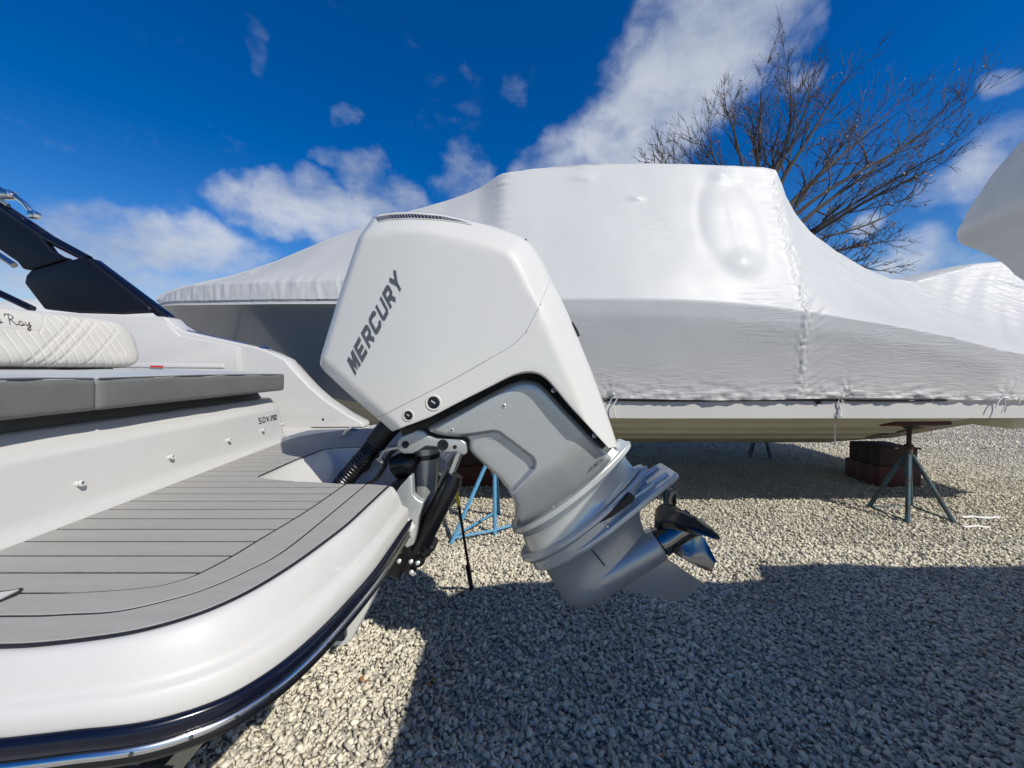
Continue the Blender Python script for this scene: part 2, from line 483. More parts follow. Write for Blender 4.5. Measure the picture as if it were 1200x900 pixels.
def stone_material():
    m = bpy.data.materials.new('crushed_stone'); m.use_nodes = True
    nt = m.node_tree; N, L = nt.nodes, nt.links
    b = N['Principled BSDF']; b.inputs['Roughness'].default_value = 0.82; b.inputs['Specular IOR Level'].default_value = 0.3
    at_ = N.new('ShaderNodeAttribute'); at_.attribute_name = 'tint'
    cr = N.new('ShaderNodeValToRGB'); e = cr.color_ramp.elements
    e[0].position = 0.0; e[0].color = (0.21, 0.185, 0.15, 1)
    e[1].position = 1.0; e[1].color = (0.81, 0.745, 0.58, 1)
    for p, c in ((0.12, (0.38, 0.355, 0.30, 1)), (0.35, (0.56, 0.52, 0.42, 1)), (0.55, (0.61, 0.555, 0.43, 1)), (0.8, (0.69, 0.645, 0.53, 1))):
        x = e.new(p); x.color = c
    L.new(at_.outputs['Fac'], cr.inputs[0])
    tc = N.new('ShaderNodeTexCoord')
    n = N.new('ShaderNodeTexNoise'); n.inputs['Scale'].default_value = 120; n.inputs['Detail'].default_value = 4
    L.new(tc.outputs['Object'], n.inputs['Vector'])
    n5 = N.new('ShaderNodeTexNoise'); n5.inputs['Scale'].default_value = 1.3; n5.inputs['Detail'].default_value = 5
    L.new(tc.outputs['Object'], n5.inputs['Vector'])
    add = N.new('ShaderNodeMath'); add.operation = 'ADD'; L.new(n.outputs[0], add.inputs[0]); L.new(n5.outputs[0], add.inputs[1])
    mr = N.new('ShaderNodeMapRange'); L.new(add.outputs[0], mr.inputs[0])
    mr.inputs[1].default_value = 0.6; mr.inputs[2].default_value = 1.4; mr.inputs[3].default_value = 0.66; mr.inputs[4].default_value = 1.16
    mx = N.new('ShaderNodeMix'); mx.data_type = 'RGBA'; mx.blend_type = 'MULTIPLY'; mx.inputs[0].default_value = 1
    L.new(cr.outputs[0], mx.inputs[6]); L.new(mr.outputs[0], mx.inputs[7])
    L.new(mx.outputs[2], b.inputs['Base Color'])
    bp = N.new('ShaderNodeBump'); bp.inputs['Strength'].default_value = 0.25; bp.inputs['Distance'].default_value = 0.004
    L.new(n.outputs[0], bp.inputs['Height']); L.new(bp.outputs[0], b.inputs['Normal'])
    return m

g = MB(); g.add([(-400, -300, 0), (400, -300, 0), (400, 600, 0), (-400, 600, 0)], [(0, 1, 2, 3)])
go = g.build('gravel_ground', ground_material(), smooth=False, fix=False)
tag(go, 'flat yard of pale crushed gravel under the boats', 'ground', kind='structure')

STONE = stone_material()
def base_ico():
    bm = bmesh.new(); bmesh.ops.create_icosphere(bm, subdivisions=1, radius=1)
    v = np.array([x.co[:] for x in bm.verts]); f = np.array([[x.index for x in q.verts] for q in bm.faces]); bm.free()
    return v, f
def base_octa():
    v = np.array([(1,0,0),(-1,0,0),(0,1,0),(0,-1,0),(0,0,1),(0,0,-1)], float)
    f = np.array([(0,2,4),(2,1,4),(1,3,4),(3,0,4),(2,0,5),(1,2,5),(3,1,5),(0,3,5)])
    return v, f

def scatter(name, region, count, size, base, label):
    """region(n) -> n ground points; every stone is a jittered, squashed and turned polyhedron"""
    bv, bf = base
    P = region(count); n = len(P); nv = len(bv)
    sc = size * np.clip(np.exp(rng.normal(0, 0.36, n)), .4, 1.75)
    ax = np.stack([rng.uniform(0.85, 1.6, n), rng.uniform(0.6, 1.05, n), rng.uniform(0.4, 0.8, n)], 1)
    V = bv[None] * (1 + rng.uniform(-0.26, 0.2, (n, nv, 1))) * ax[:, None, :]
    # break faces: flatten each stone against a few random planes
    for _ in range(5):
        nv_ = rng.normal(0, 1, (n, 1, 3)); nv_ /= np.linalg.norm(nv_, axis=2, keepdims=True)
        d_ = (V * nv_).sum(2, keepdims=True) - rng.uniform(.16, .55, (n, 1, 1))
        V = V - np.maximum(0, d_) * nv_
    # random rotation: tilt then yaw
    yaw = rng.uniform(0, 2 * np.pi, n); tl = rng.normal(0, 0.38, n); tr = rng.normal(0, 0.38, n)
    def rot(V, a, i, j):
        c, s = np.cos(a)[:, None], np.sin(a)[:, None]
        x, y = V[..., i].copy(), V[..., j].copy()
        V[..., i] = c * x - s * y; V[..., j] = s * x + c * y
    rot(V, tl, 1, 2); rot(V, tr, 0, 2); rot(V, yaw, 0, 1)
    V = V * sc[:, None, None]
    V[..., 0] += P[:, 0, None]; V[..., 1] += P[:, 1, None]
    V[..., 2] += (sc * rng.uniform(0.05, 0.75, n))[:, None] + P[:, 2, None]
    F = bf[None] + (np.arange(n) * nv)[:, None, None]
    V = V.reshape(-1, 3); F = F.reshape(-1, 3)
    me = bpy.data.meshes.new(name)
    me.vertices.add(len(V)); me.vertices.foreach_set('co', V.astype(np.float32).ravel())
    me.loops.add(F.size); me.loops.foreach_set('vertex_index', F.astype(np.int32).ravel())
    me.polygons.add(len(F)); me.polygons.foreach_set('loop_start', np.arange(0, F.size, 3, dtype=np.int32))
    me.polygons.foreach_set('loop_total', np.full(len(F), 3, np.int32))
    me.update(calc_edges=True); me.validate()
    a = me.attributes.new('tint', 'FLOAT', 'POINT')
    t = np.clip(rng.beta(2.2, 2.0, n), 0, 1)
    a.data.foreach_set('value', np.repeat(t, nv).astype(np.float32))
    me.materials.append(STONE)
    o = bpy.data.objects.new(name, me); COL.objects.link(o)
    tag(o, label, 'gravel', kind='stuff')
    return o

def undul(P):
    z = np.array([0.012 * abs(fnoise(p[0] * 1.6, p[1] * 1.6)) + 0.010 * abs(fnoise(p[0] * 5, p[1] * 5, 3)) for p in P])
    return np.concatenate([P, z[:, None]], 1)
def region_near(n):
    P = np.zeros((0, 2))
    while len(P) < n:
        q = np.stack([rng.uniform(-2.6, 5.2, 2 * n), rng.uniform(1.1, 3.3, 2 * n)], 1)
        m = (q[:, 0] < 1.45 * q[:, 1] + 0.25) & (q[:, 0] > -0.80 * q[:, 1] - 0.35)
        P = np.concatenate([P, q[m]])
    return undul(P[:n])
def region_mid(n):
    P = np.zeros((0, 2))
    while len(P) < n:
        q = np.stack([rng.uniform(-2.2, 10.8, 2 * n), 3.2 + 4.2 * rng.uniform(0, 1, 2 * n) ** 1.15], 1)
        m = (q[:, 0] < 1.42 * q[:, 1] + 0.3) & (q[:, 0] > -0.28 * q[:, 1] - 0.3)
        P = np.concatenate([P, q[m]])
    return undul(P[:n])
def region_far(n):
    P = np.zeros((0, 2))
    while len(P) < n:
        q = np.stack([rng.uniform(-2.5, 21, 2 * n), 7.3 + 7 * rng.uniform(0, 1, 2 * n) ** 1.2], 1)
        m = (q[:, 0] < 1.42 * q[:, 1] + 0.3) & ((q[:, 0] > 0.55 * q[:, 1]) | (q[:, 1] < 9.5))
        P = np.concatenate([P, q[m]])
    return undul(P[:n])
scatter('gravel', region_near, 62000, 0.0140, base_ico(), 'loose angular gravel stones spread around the outboard motor')
scatter('gravel', region_mid, 112000, 0.0152, base_octa(), 'loose gravel under and before the wrapped cruiser')
scatter('gravel', region_far, 70000, 0.021, base_octa(), 'gravel stones far off behind the wrapped cruiser stern')
# ------------------------------------------------------------------ sport boat
YC = 1.68                       # centre line of the sport boat (and of the motor)
PZ = 1.15                       # top of the swim platform
boat = thing('sport_boat', 'white and navy sport boat stern with grey plank swim platform and aft seat', 'boat', (-3.0, YC, 0.0))

def mirror(pts): return [(p[0], 2 * YC - p[1]) + tuple(p[2:]) for p in pts]
def wall_x(Y): return -1.172 - 0.112 * (Y - 0.885)

EDGE_CTRL = [(-3.0, .535), (-1.6, .535), (-1.1, .535), (-.9, .535)] + [tuple(onz(u, v, 1.15)[:2]) for u, v in ((0, 762), (60, 757.5), (110, 751.5), (150, 745), (190, 735.5), (233, 722), (267, 708), (300, 691.5), (333, 671.5), (365, 649.5))] + [(-.421, .97), (-.42, 1.08), (-.42, 1.2), (-.42, 1.315)]
EDGE = [Vector((p.x, p.y)) for p in spline([(a, b, 0) for a, b in EDGE_CTRL], 150)]
for _ in range(12):
    EDGE = [EDGE[0]] + [(EDGE[i - 1] + EDGE[i] * 2 + EDGE[i + 1]) / 4 for i in range(1, len(EDGE) - 1)] + [EDGE[-1]]
def edge_normals(path):
    out = []
    for i in range(len(path)):
        t = (path[min(i + 1, len(path) - 1)] - path[max(i - 1, 0)]).normalized()
        out.append(Vector((t.y, -t.x)))
    return out
EDGE_N = edge_normals(EDGE)

def sweep_edge(prof_port, prof_aft, i0=0, i1=None):
    """sweep a profile of (outward offset, dz) along the platform edge"""
    i1 = len(EDGE) if i1 is None else i1
    V = []; F = []; m = len(prof_port)
    for i in range(i0, i1):
        n = EDGE_N[i]; b = max(0.0, min(1.0, n.x)); b = b * b * (3 - 2 * b)
        for (o0, z0), (o1, z1) in zip(prof_port, prof_aft):
            o = o0 * (1 - b) + o1 * b; z = z0 * (1 - b) + z1 * b
            q = EDGE[i] + n * o
            V.append((q.x, q.y, PZ + z))
    for i in range(i1 - i0 - 1):
        for k in range(m - 1):
            a = i * m + k
            F.append((a, a + 1, a + m + 1, a + m))
    F.append(tuple(range(m)))                      # end caps
    F.append(tuple((i1 - i0 - 1) * m + k for k in range(m - 1, -1, -1)))
    return V, F
def both(name, V, F, material, parent, **k):
    a = mesh_obj(name, V, F, material, parent, **k)
    mesh_obj(name, [(x, 2 * YC - y, z) for x, y, z in V], [tuple(reversed(f)) for f in F], material, parent, **k)
    return a

sk = [(-.02, -.03), (-.012, -.004), (-.004, -.0015), (.003, -.002), (.009, -.006), (.017, -.017), (.0245, -.031), (.0285, -.041), (.0305, -.0465), (.035, -.0505), (.041, -.0525), (.0445, -.0555), (.0475, -.064), (.050, -.080), (.049, -.084), (.03, -.088), (-.02, -.08)]
sa = [(o * 1.3, z * 1.40 if z < -.005 else z) for o, z in sk]
sa = [(-.02, -.03), (-.012, -.004)] + sa[2:]
# ---- platform moulding
NOTCH = [(-.42, 1.318), (-.60, 1.340), (-.80, 1.372), (-.908, 1.402), (-.934, 1.418), (-.944, 1.445), (-.955, 1.68), (-.944, 1.915), (-.934, 1.942), (-.908, 1.958), (-.80, 1.988), (-.60, 2.020), (-.42, 2.042)]
WELL = [(-.40, 1.33), (-.58, 1.355), (-.70, 1.39), (-.745, 1.42), (-.765, 1.44), (-.772, 1.47), (-.78, 1.68), (-.772, 1.89), (-.765, 1.92), (-.745, 1.94), (-.70, 1.97), (-.58, 2.005), (-.40, 2.03)]
port_line = [(p.x, p.y) for p in EDGE if p.x > -2.0]
outline = [(-2.0, .535)] + port_line + NOTCH[1:-1] + list(reversed(mirror(port_line))) + [(-2.0, 2 * YC - .535)]
platform = MB().prism_z(outline, PZ - .03, PZ - .0025).build('swim_platform', NONSKID, boat, angle=30)
V, F = sweep_edge(sk, sa)
both('platform_skirt', V, F, GEL, platform, angle=50)
# engine well
V = []; F = []
n = len(NOTCH)
rows = []
for t in (0, .06, .2, .5, .85, .97, 1.0):
    zz = PZ - .003 - t * .2
    rr = t if t > .06 else t * .4
    rows.append([(a[0] * (1 - rr) + b[0] * rr, a[1] * (1 - rr) + b[1] * rr, zz) for a, b in zip(NOTCH, WELL)])
for r in rows: V += r
for i in range(len(rows) - 1):
    for k in range(n - 1):
        F.append((i * n + k, i * n + k + 1, (i + 1) * n + k + 1, (i + 1) * n + k))
F.append(tuple((len(rows) - 1) * n + k for k in range(n)))
mesh_obj('motor_well', V, F, GEL, platform, angle=40, fix=False)
# underside and hull
un = [(.03, -.088), (.028, -.135), (-.0, -.165), (-.09, -.20), (-.26, -.225), (-.42, -.24)]
V, F = sweep_edge(un, [(o + .012, z - .03) for o, z in un])
both('platform_underside', V, F, BLACK, platform)
rub = [(.044, -.0845), (.052, -.083), (.058, -.088), (.0595, -.097), (.0585, -.107), (.054, -.111), (.044, -.111)]
V, F = sweep_edge(rub, [(o + .0165, z - .031) for o, z in rub])
both('rub_rail', V, F, NAVY, boat, angle=60)
ch = [(.048, -.111), (.0565, -.1115), (.0605, -.116), (.0605, -.121), (.0565, -.1255), (.048, -.126)]
V, F = sweep_edge(ch, [(o + .0165, z - .031) for o, z in ch])
both('rail_trim', V, F, CHROME, boat, angle=80)
lo = [(.044, -.126), (.054, -.1265), (.0565, -.132), (.054, -.139), (.040, -.142)]
V, F = sweep_edge(lo, [(o + .0165, z - .031) for o, z in lo])
both('rail_bead', V, F, BLACK_GLOSS, boat, angle=60)
# screws in the bright trim
for i in (66, 76, 84, 92, 108, 128):
    nn = EDGE_N[i]; b = max(0, nn.x); b = b * b * (3 - 2 * b)
    q = EDGE[i] + nn * (.0605 + .0165 * b)
    c = Vector((q.x, q.y, PZ - .1185 - .031 * b))
    V, F = lathe(c - Vector((nn.x, nn.y, 0)) * .002, (nn.x, nn.y, 0), [(0, .0035), (.003, .003), (.0036, .001)], 10)
    mesh_obj('screw', V, F, DARK_STEEL, boat)
# rounded white corner caps at the motor opening
for s in (1, -1):
    y = 1.318 if s == 1 else 2 * YC - 1.318
    V, F = tube_geo([(-.415, y - s * .012, PZ - .10), (-.385, y - s * .012, PZ - .115), (-.352, y - s * .012, PZ - .15), (-.345, y - s * .012, PZ - .175)], [.03, .028, .024, .008], 14)
    mesh_obj('corner_cap', V, F, GEL, platform)
    MB().prism([(-.425, PZ - .004), (-.405, PZ - .01), (-.352, PZ - .12), (-.365, PZ - .2), (-.5, PZ - .26), (-.5, PZ - .004)], y - s * .03, y).build('opening_side', GEL, platform, bevel=.004)

hull_st = [(-.78, .90, .90, .80, .70, .40), (-1.5, 1.02, .95, .92, .70, .39), (-3.5, 1.09, 1.05, .97, .72, .39), (-5.5, 1.02, 1.15, .82, .80, .41), (-7.0, .72, 1.27, .45, .95, .52), (-8.2, .28, 1.38, .12, 1.15, .85), (-8.8, .02, 1.45, .01, 1.35, 1.25)]
def hull_part(name, which, material):
    V = []; F = []; m = None
    for X, hb, zt, hc, zc, zk in hull_st:
        if which == 'side': row = [(X, YC - hb, zt), (X, YC - hc * .5 - hb * .5 - .01, zc * .5 + zt * .5), (X, YC - hc, zc)]
        else: row = [(X, YC - hc + .001, zc - .001), (X, YC - hc * .5, (zc + zk) / 2 - .01), (X, YC, zk), (X, YC + hc * .5, (zc + zk) / 2 - .01), (X, YC + hc - .001, zc - .001)]
        m = len(row); V += row
    for i in range(len(hull_st) - 1):
        for k in range(m - 1): F.append((i * m + k, i * m + k + 1, (i + 1) * m + k + 1, (i + 1) * m + k))
    if which == 'side': return both(name, V, F, material, boat)
    return mesh_obj(name, V, F, material, boat)
hull_part('hull_side', 'side', NAVY)
hull_part('hull_bottom', 'bottom', BLACK)
MB().add([(-.78, YC - .90, .90), (-.78, YC + .90, .90), (-.78, YC + .80, .70), (-.78, YC, .40), (-.78, YC - .80, .70)], [(0, 1, 2, 3, 4)]).build('transom', NAVY, boat, fix=False)
pod = [(-1.6, 1.05, .93), (-.66, 1.45, .93), (-.66, 1.46, .70), (-1.6, 1.10, .60), (-.66, YC, .55), (-1.6, YC, .42)]  # hidden block added under the stern to cast shadow on the gravel
pv = pod[:4] + pod[4:] + [(x, 2 * YC - y, z) for x, y, z in pod[:4]]
mesh_obj('shadow_pod', pv, [(0, 1, 2, 3), (3, 2, 4, 5), (5, 4, 8, 9), (9, 8, 7, 6), (1, 7, 8, 4, 2), (0, 6, 7, 1)], BLACK, boat, bevel=.015)
fp = [at(*q, 1.03) for q in ((442, 688), (437, 704), (418, 740), (411, 747), (393, 749), (396, 720), (405, 680))]
MB().prism([(p.x, p.z) for p in fp], 1.0, 1.07).build('trim_fin', HULL_WHITE, boat, bevel=.006)
MB().box((-.85, .98, .84), (-.44, 1.09, .93)).build('fin_mount', NAVY, boat, bevel=.004)

# ---- planks: black caulk sheet, then each plank proud of it
TZ0, TZ1 = PZ, PZ + .0019
def offset_edge(d): return [(EDGE[i] - EDGE_N[i] * d) for i in range(len(EDGE))]
def edge_line(pix):
    P = [Vector((-3.0, onz(*pix[0], PZ).y)), Vector((-1.9, onz(*pix[0], PZ).y)), Vector((-1.3, onz(*pix[0], PZ).y))] + [Vector(onz(u, v, PZ)[:2]) for u, v in pix]
    S = [Vector((p.x, p.y)) for p in spline([(p.x, p.y, 0) for p in P], 400)]
    S = [p for p in S if p.x > -1.9]
    A = resample([tuple(p) for p in S], 160, False)
    return [Vector((a[0], a[1])) for a in A]
LINE_M = edge_line([(0, 723), (80, 721), (143, 716.5), (213, 700), (250, 687.5), (287, 671), (333, 646), (390, 600.5), (429, 568)])
LINE_I = edge_line([(27, 696), (110, 694), (177, 688.5), (205, 682.5), (233, 673), (273, 652), (300, 635.5), (360, 599), (405, 568)])
inner = LINE_I
def border_x(Y):
    """x of the inner border line at depth Y (aft run and corner)"""
    Yp = Y if Y <= YC else 2 * YC - Y
    best = None
    for i in range(len(inner) - 1):
        a, b = inner[i], inner[i + 1]
        if a.x > -1.1 and min(a.y, b.y) <= Yp <= max(a.y, b.y) and abs(b.y - a.y) > 1e-9:
            t = (Yp - a.y) / (b.y - a.y); x = a.x + (b.x - a.x) * t
            best = x if best is None else max(best, x)
    return best if best is not None else (-.57 if Yp > 1 else -3)
def notch_x(Y):
    for i in range(len(NOTCH) - 1):
        a, b = NOTCH[i], NOTCH[i + 1]
        if a[1] <= Y <= b[1]: return a[0] + (b[0] - a[0]) * (Y - a[1]) / (b[1] - a[1])
    return 0
def left_x(Y):
    x = wall_x(Y) + .034
    if Y > 2.25: x = -1.28 + .35 * max(0, (Y - 2.25) / .40) ** 2.2
    return x
# caulk follows the platform
caulk_out = [(p.x, p.y) for p in offset_edge(.004) if p.x > -1.9]
notch_in = [(a[0] - .008, a[1] + (-.008 if a[1] < YC else .008)) for a in NOTCH]
cpoly = [(-1.9, caulk_out[0][1])] + caulk_out + notch_in[1:-1] + list(reversed(mirror(caulk_out)))
cpoly = [p for p in cpoly if p[1] < 2.66]
cpoly += [(-.43, 2.66), (-.96, 2.66), (-1.12, 2.58), (-1.22, 2.45), (-1.27, 2.28), (-1.30, 2.2)]
cap_poly = [p for p in cpoly]
MB().prism_z(cap_poly, PZ - .0015, PZ + .0005).build('deck_caulking', CAULK, platform, smooth=False)

def strip_plank(name, A, B, parent):
    """plank between two polylines A and B (same length), with a soft top edge"""
    V = []; F = []
    m = len(A)
    for a, b in zip(A, B):
        d = (b - a); L = d.length; d = d / L
        e = min(.0010, L * .2)
        V += [(a.x, a.y, TZ0), (a.x, a.y, TZ1 - .0006), (a.x + d.x * e, a.y + d.y * e, TZ1), (b.x - d.x * e, b.y - d.y * e, TZ1), (b.x, b.y, TZ1 - .0006), (b.x, b.y, TZ0)]
    for i in range(m - 1):
        for k in range(5): F.append((i * 6 + k, i * 6 + k + 1, (i + 1) * 6 + k + 1, (i + 1) * 6 + k))
    F.append(tuple(range(6))); F.append(tuple((m - 1) * 6 + k for k in range(5, -1, -1)))
    return mesh_obj(name, V, F, TEAK, parent, angle=30)
oe = resample([tuple(p) for p in offset_edge(.012) if p.x > -1.9], 160, False)
LINE_O = [Vector((a[0], a[1])) for a in oe]
def shift(Lp, d):
    N_ = edge_normals(Lp); return [p - n * d for p, n in zip(Lp, N_)]
for A, B in ((LINE_O, shift(LINE_M, -.003)), (shift(LINE_M, .003), shift(LINE_I, -.003))):
    strip_plank('plank', A, B, platform)
    far = [(a, b) for a, b in zip(A, B) if a.y > .7]
    strip_plank('plank', [Vector((a.x, 2 * YC - a.y)) for a, b in far], [Vector((b.x, 2 * YC - b.y)) for a, b in far], platform)
y = min(p.y for p in LINE_I) + .0035
GAP = .0068
while y < 2.62:
    y0, y1 = y, min(y + .0690 - GAP, 2.63)
    ys = np.linspace(y0, y1, 16 if y0 < 1.0 else 5)
    A = []; B = []
    inb = (1.325 < y1 and y0 < 2.035)
    for q in ys:
        l = left_x(q)
        if inb:
            r = notch_x(q) - .016 if 1.325 < q < 2.035 else -.58
            r = min(r, border_x(q) - .004) if not (1.40 < q < 1.96) else r
        else:
            r = border_x(q) - .0036
        A.append((max(l, -1.9), q)); B.append((max(r, l + .01), q))
    V = []; F = []; m = len(A)
    for a, b in zip(A, B):
        V += [(a[0], a[1], TZ0), (a[0], a[1], TZ1), (b[0], b[1], TZ1), (b[0], b[1], TZ0)]
    for i in range(m - 1):
        for k in range(3): F.append((i * 4 + k, i * 4 + k + 1, (i + 1) * 4 + k + 1, (i + 1) * 4 + k))
    F.append((0, 1, 2, 3)); F.append(((m - 1) * 4 + 3, (m - 1) * 4 + 2, (m - 1) * 4 + 1, (m - 1) * 4))
    for k in (1, 2):
        pass
    mesh_obj('plank', V, F, TEAK, platform, angle=30)
    y += .0690
# pointed white step pad let into the planks by the port side
pd = [onz(u, v, TZ1) for u, v in ((-60, 700), (-30, 697), (12, 693), (26, 690), (27.5, 691.5), (20, 698), (0, 706), (-60, 712))]
MB().prism_z([(p.x, p.y) for p in reversed(pd)], TZ1 - .002, TZ1 + .0025).build('pad_border', CAULK, platform, smooth=False)
pd2 = [onz(u, v, TZ1) for u, v in ((-60, 703), (-20, 700), (12, 695.5), (22, 693.5), (0, 704.5), (-60, 710))]
MB().prism_z([(p.x, p.y) for p in reversed(pd2)], TZ1 + .0022, TZ1 + .005).build('step_pad', GEL, platform, smooth=False)
# hatch pull on the far planks
a = onz(401, 512.5, TZ1); b = onz(411, 503.5, TZ1); c = onz(419, 504.5, TZ1)
mb = MB(); mb.tube([a + Vector((0, 0, .006)), (a + b) / 2 + Vector((0, 0, .014)), b + Vector((0, 0, .01))], .009, 10)
mb.tube([b + Vector((0, 0, .008)), c + Vector((0, 0, .006))], .007, 10)
mb.build('hatch_pull', CHROME, platform)

# ---- transom bulkhead with the aft seat
prof = [(.036, 1.1515), (.018, 1.1545), (.006, 1.161), (-.002, 1.174), (-.007, 1.195), (-.028, 1.318), (-.031, 1.328), (-.036, 1.335), (-.072, 1.384), (-.079, 1.390), (-.088, 1.3925), (-.118, 1.394), (-.66, 1.394), (-.66, 1.12), (.02, 1.12)]
ys = list(np.linspace(.705, 2.18, 40)) + [2.21, 2.235, 2.248, 2.254]
V = []; F = []; m = len(prof)
for q in ys:
    sh = max(0, (q - 2.20)) / .054
    for dx, z in prof:
        V.append((wall_x(q) + dx - .03 * (1 - math.sqrt(max(0, 1 - sh * sh))) * (1 if dx > -.2 else 0), q, z))
for i in range(len(ys) - 1):
    for k in range(m): F.append((i * m + k, i * m + (k + 1) % m, (i + 1) * m + (k + 1) % m, (i + 1) * m + k))
F.append(tuple(range(m))); F.append(tuple((len(ys) - 1) * m + k for k in range(m - 1, -1, -1)))
bulk = mesh_obj('transom_bulkhead', V, F, GEL, boat, angle=28)
# grey plinth under the cushions
V = []; F = []
pp = [(-.10, 1.3945), (-.125, 1.432), (-.6, 1.432), (-.6, 1.3945)]
for q in (.71, 2.16, 2.2):
    for dx, z in pp: V.append((wall_x(q) + dx - (.02 if q > 2.18 else 0), q, z))
for i in range(2):
    for k in range(4): F.append((i * 4 + k, i * 4 + (k + 1) % 4, (i + 1) * 4 + (k + 1) % 4, (i + 1) * 4 + k))
F += [(0, 1, 2, 3), (11, 10, 9, 8)]
mesh_obj('seat_plinth', V, F, VINYL, boat, angle=30)
hp = at(270, 463.5, 1.95)
MB().box((wall_x(1.95) - .115, 1.75, 1.405), (wall_x(1.95) - .09, 2.0, 1.431)).build('latch_pocket', BLACK, boat)

def rounded_poly(pts, r, seg=4):
    out = []
    n = len(pts)
    for i in range(n):
        p0, p1, p2 = Vector(pts[i - 1]), Vector(pts[i]), Vector(pts[(i + 1) % n])
        a = (p0 - p1); b = (p2 - p1)
        rr = r[i] if hasattr(r, '__len__') else r
        rr = min(rr, a.length * .45, b.length * .45)
        a = p1 + a.normalized() * rr; b = p1 + b.normalized() * rr
        for k in range(seg + 1):
            t = k / seg
            out.append(tuple((1 - t) ** 2 * a + 2 * t * (1 - t) * p1 + t * t * b))
    return out
def cushion(y0, y1, end_round, label):
    pr = rounded_poly([(-.004, 1.4335), (.0, 1.530), (-.52, 1.552), (-.52, 1.4335)], [.016, .020, .02, .01], 6)
    ys = [y0, y0 + .003, y0 + .010] + list(np.linspace(y0 + .03, y1 - .05, 26)) + ([y1 - .03, y1 - .016, y1 - .006, y1 - .0015, y1] if end_round else [y1 - .02, y1 - .010, y1 - .003, y1])
    V = []; F = []; m = len(pr)
    for q in ys:
        e0 = max(0, 1 - (q - y0) / .010) if q < y0 + .010 else 0
        e1 = max(0, 1 - (y1 - q) / (.03 if end_round else .010))
        e = max(e0 * .008, (1 - math.sqrt(max(0, 1 - e1 * e1))) * (.028 if end_round else .008))
        for dx, z in pr:
            w = .0040 * fnoise(q * 7, dx * 6, z * 10) + .0016 * fnoise(q * 26, dx * 12, z * 20)
            x = wall_x(q) + dx
            zc = 1.485
            z2 = zc + (z - zc) * (1 - e * 3.2)
            if dx > -.05: x -= e
            V.append((x + (w if dx > -.03 else 0), q, z2 + (w * 1.5 if z > 1.52 else 0) + (.004 * math.sin(min(1, (q - y0) / (y1 - y0)) * math.pi) if z > 1.52 else 0)))
    for i in range(len(ys) - 1):
        for k in range(m): F.append((i * m + k, i * m + (k + 1) % m, (i + 1) * m + (k + 1) % m, (i + 1) * m + k))
    F.append(tuple(range(m))); F.append(tuple((len(ys) - 1) * m + k for k in range(m - 1, -1, -1)))
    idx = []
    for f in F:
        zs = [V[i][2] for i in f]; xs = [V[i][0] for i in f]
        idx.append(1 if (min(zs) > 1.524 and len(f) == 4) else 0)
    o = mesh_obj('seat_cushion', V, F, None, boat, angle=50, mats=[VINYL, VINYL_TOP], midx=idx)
    return o
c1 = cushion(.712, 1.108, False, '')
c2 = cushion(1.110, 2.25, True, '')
# piping along the upper front edges
for y0, y1, c in ((.72, 1.10, c1), (1.118, 2.21, c2)):
    pts = [(wall_x(q) - .0035 + .0008 * fnoise(q * 20, 1), q, 1.5265 + .004 * math.sin((q - y0) / (y1 - y0) * math.pi)) for q in np.linspace(y0, y1, 40)]
    V, F = tube_geo(pts, .0028, 6); mesh_obj('piping', V, F, VINYL, c)

# quilted bolster
def bol_center(Y): return Vector((-1.835, Y, 1.668))
def bol_point(Y, th, disp=0.0):
    sc = 1.0
    if Y > 1.70: sc = max(.02, (1 - ((Y - 1.70) / .105) ** 3)) ** (1 / 2.4)
    if Y < .85: sc = max(.02, (1 - ((.85 - Y) / .105) ** 3)) ** (1 / 2.4)
    n = 4.2
    cx, cz = math.cos(th), math.sin(th)
    r = (abs(cx) ** n + abs(cz) ** n) ** (-1 / n)
    x = .098 * cx * r * (.55 + .45 * sc) + disp * cx
    z = .108 * cz * r * sc + disp * cz
    lean = -.10 * (z / .108) * .5
    return Vector((-1.83 + x + lean * .6, Y, 1.668 + z))
def quilt(Y, z):
    h = 0.0
    def groove(d, w): return -math.exp(-(d / w) ** 2)
    if Y > 1.715: return .25 * groove(Y - 1.722, .0022)
    # smooth name panel
    e = (Y - 1.425) - (z - 1.692) * .6
    if z > 1.690 and e < 0: 
        return 0.6 * (groove(z - 1.6935, .0022) + groove(e + .0035, .0022))
    a = (Y + (z - 1.66) * .36)
    d = (a / .034) % 1.0; d = min(d, 1 - d) * .034
    h = groove(d, .0026)
    b = (Y - (z - 1.66) * 1.05) - 1.50
    for c in (-.055, -.047, -.012, -.004, .031, .039, .135, .143):
        h = min(h, groove(b - c, .0026))
    return h
V = []; F = []
Ys = list(np.arange(1.20, 1.72, .0024)) + list(np.linspace(1.722, 1.80, 16)) + [1.803, 1.8045]
Ys = [.7455, .747, .752, .76, .775, .80, .85, 1.0, 1.1] + Ys
ths = [R(-178) + R(356) * k / 120 for k in range(121)]
ths = list(np.concatenate([np.linspace(R(-180), R(-70), 14)[:-1], np.linspace(R(-70), R(85), 110)[:-1], np.linspace(R(85), R(180), 12)[:-1]]))
m = len(ths)
for q in Ys:
    for th in ths:
        p = bol_point(q, th)
        dd = 0
        if -1.2 < th < 1.3 and q > 1.19: dd = .0030 * quilt(q, p.z) + .0012 * fnoise(q * 25, p.z * 25)
        V.append(bol_point(q, th, dd))
for i in range(len(Ys) - 1):
    for k in range(m): F.append((i * m + k, i * m + (k + 1) % m, (i + 1) * m + (k + 1) % m, (i + 1) * m + k))
F.append(tuple((len(Ys) - 1) * m + k for k in range(m)))
F.append(tuple(range(m - 1, -1, -1)))
bol = mesh_obj('bolster', V, F, VINYL_WHITE, boat, angle=60)
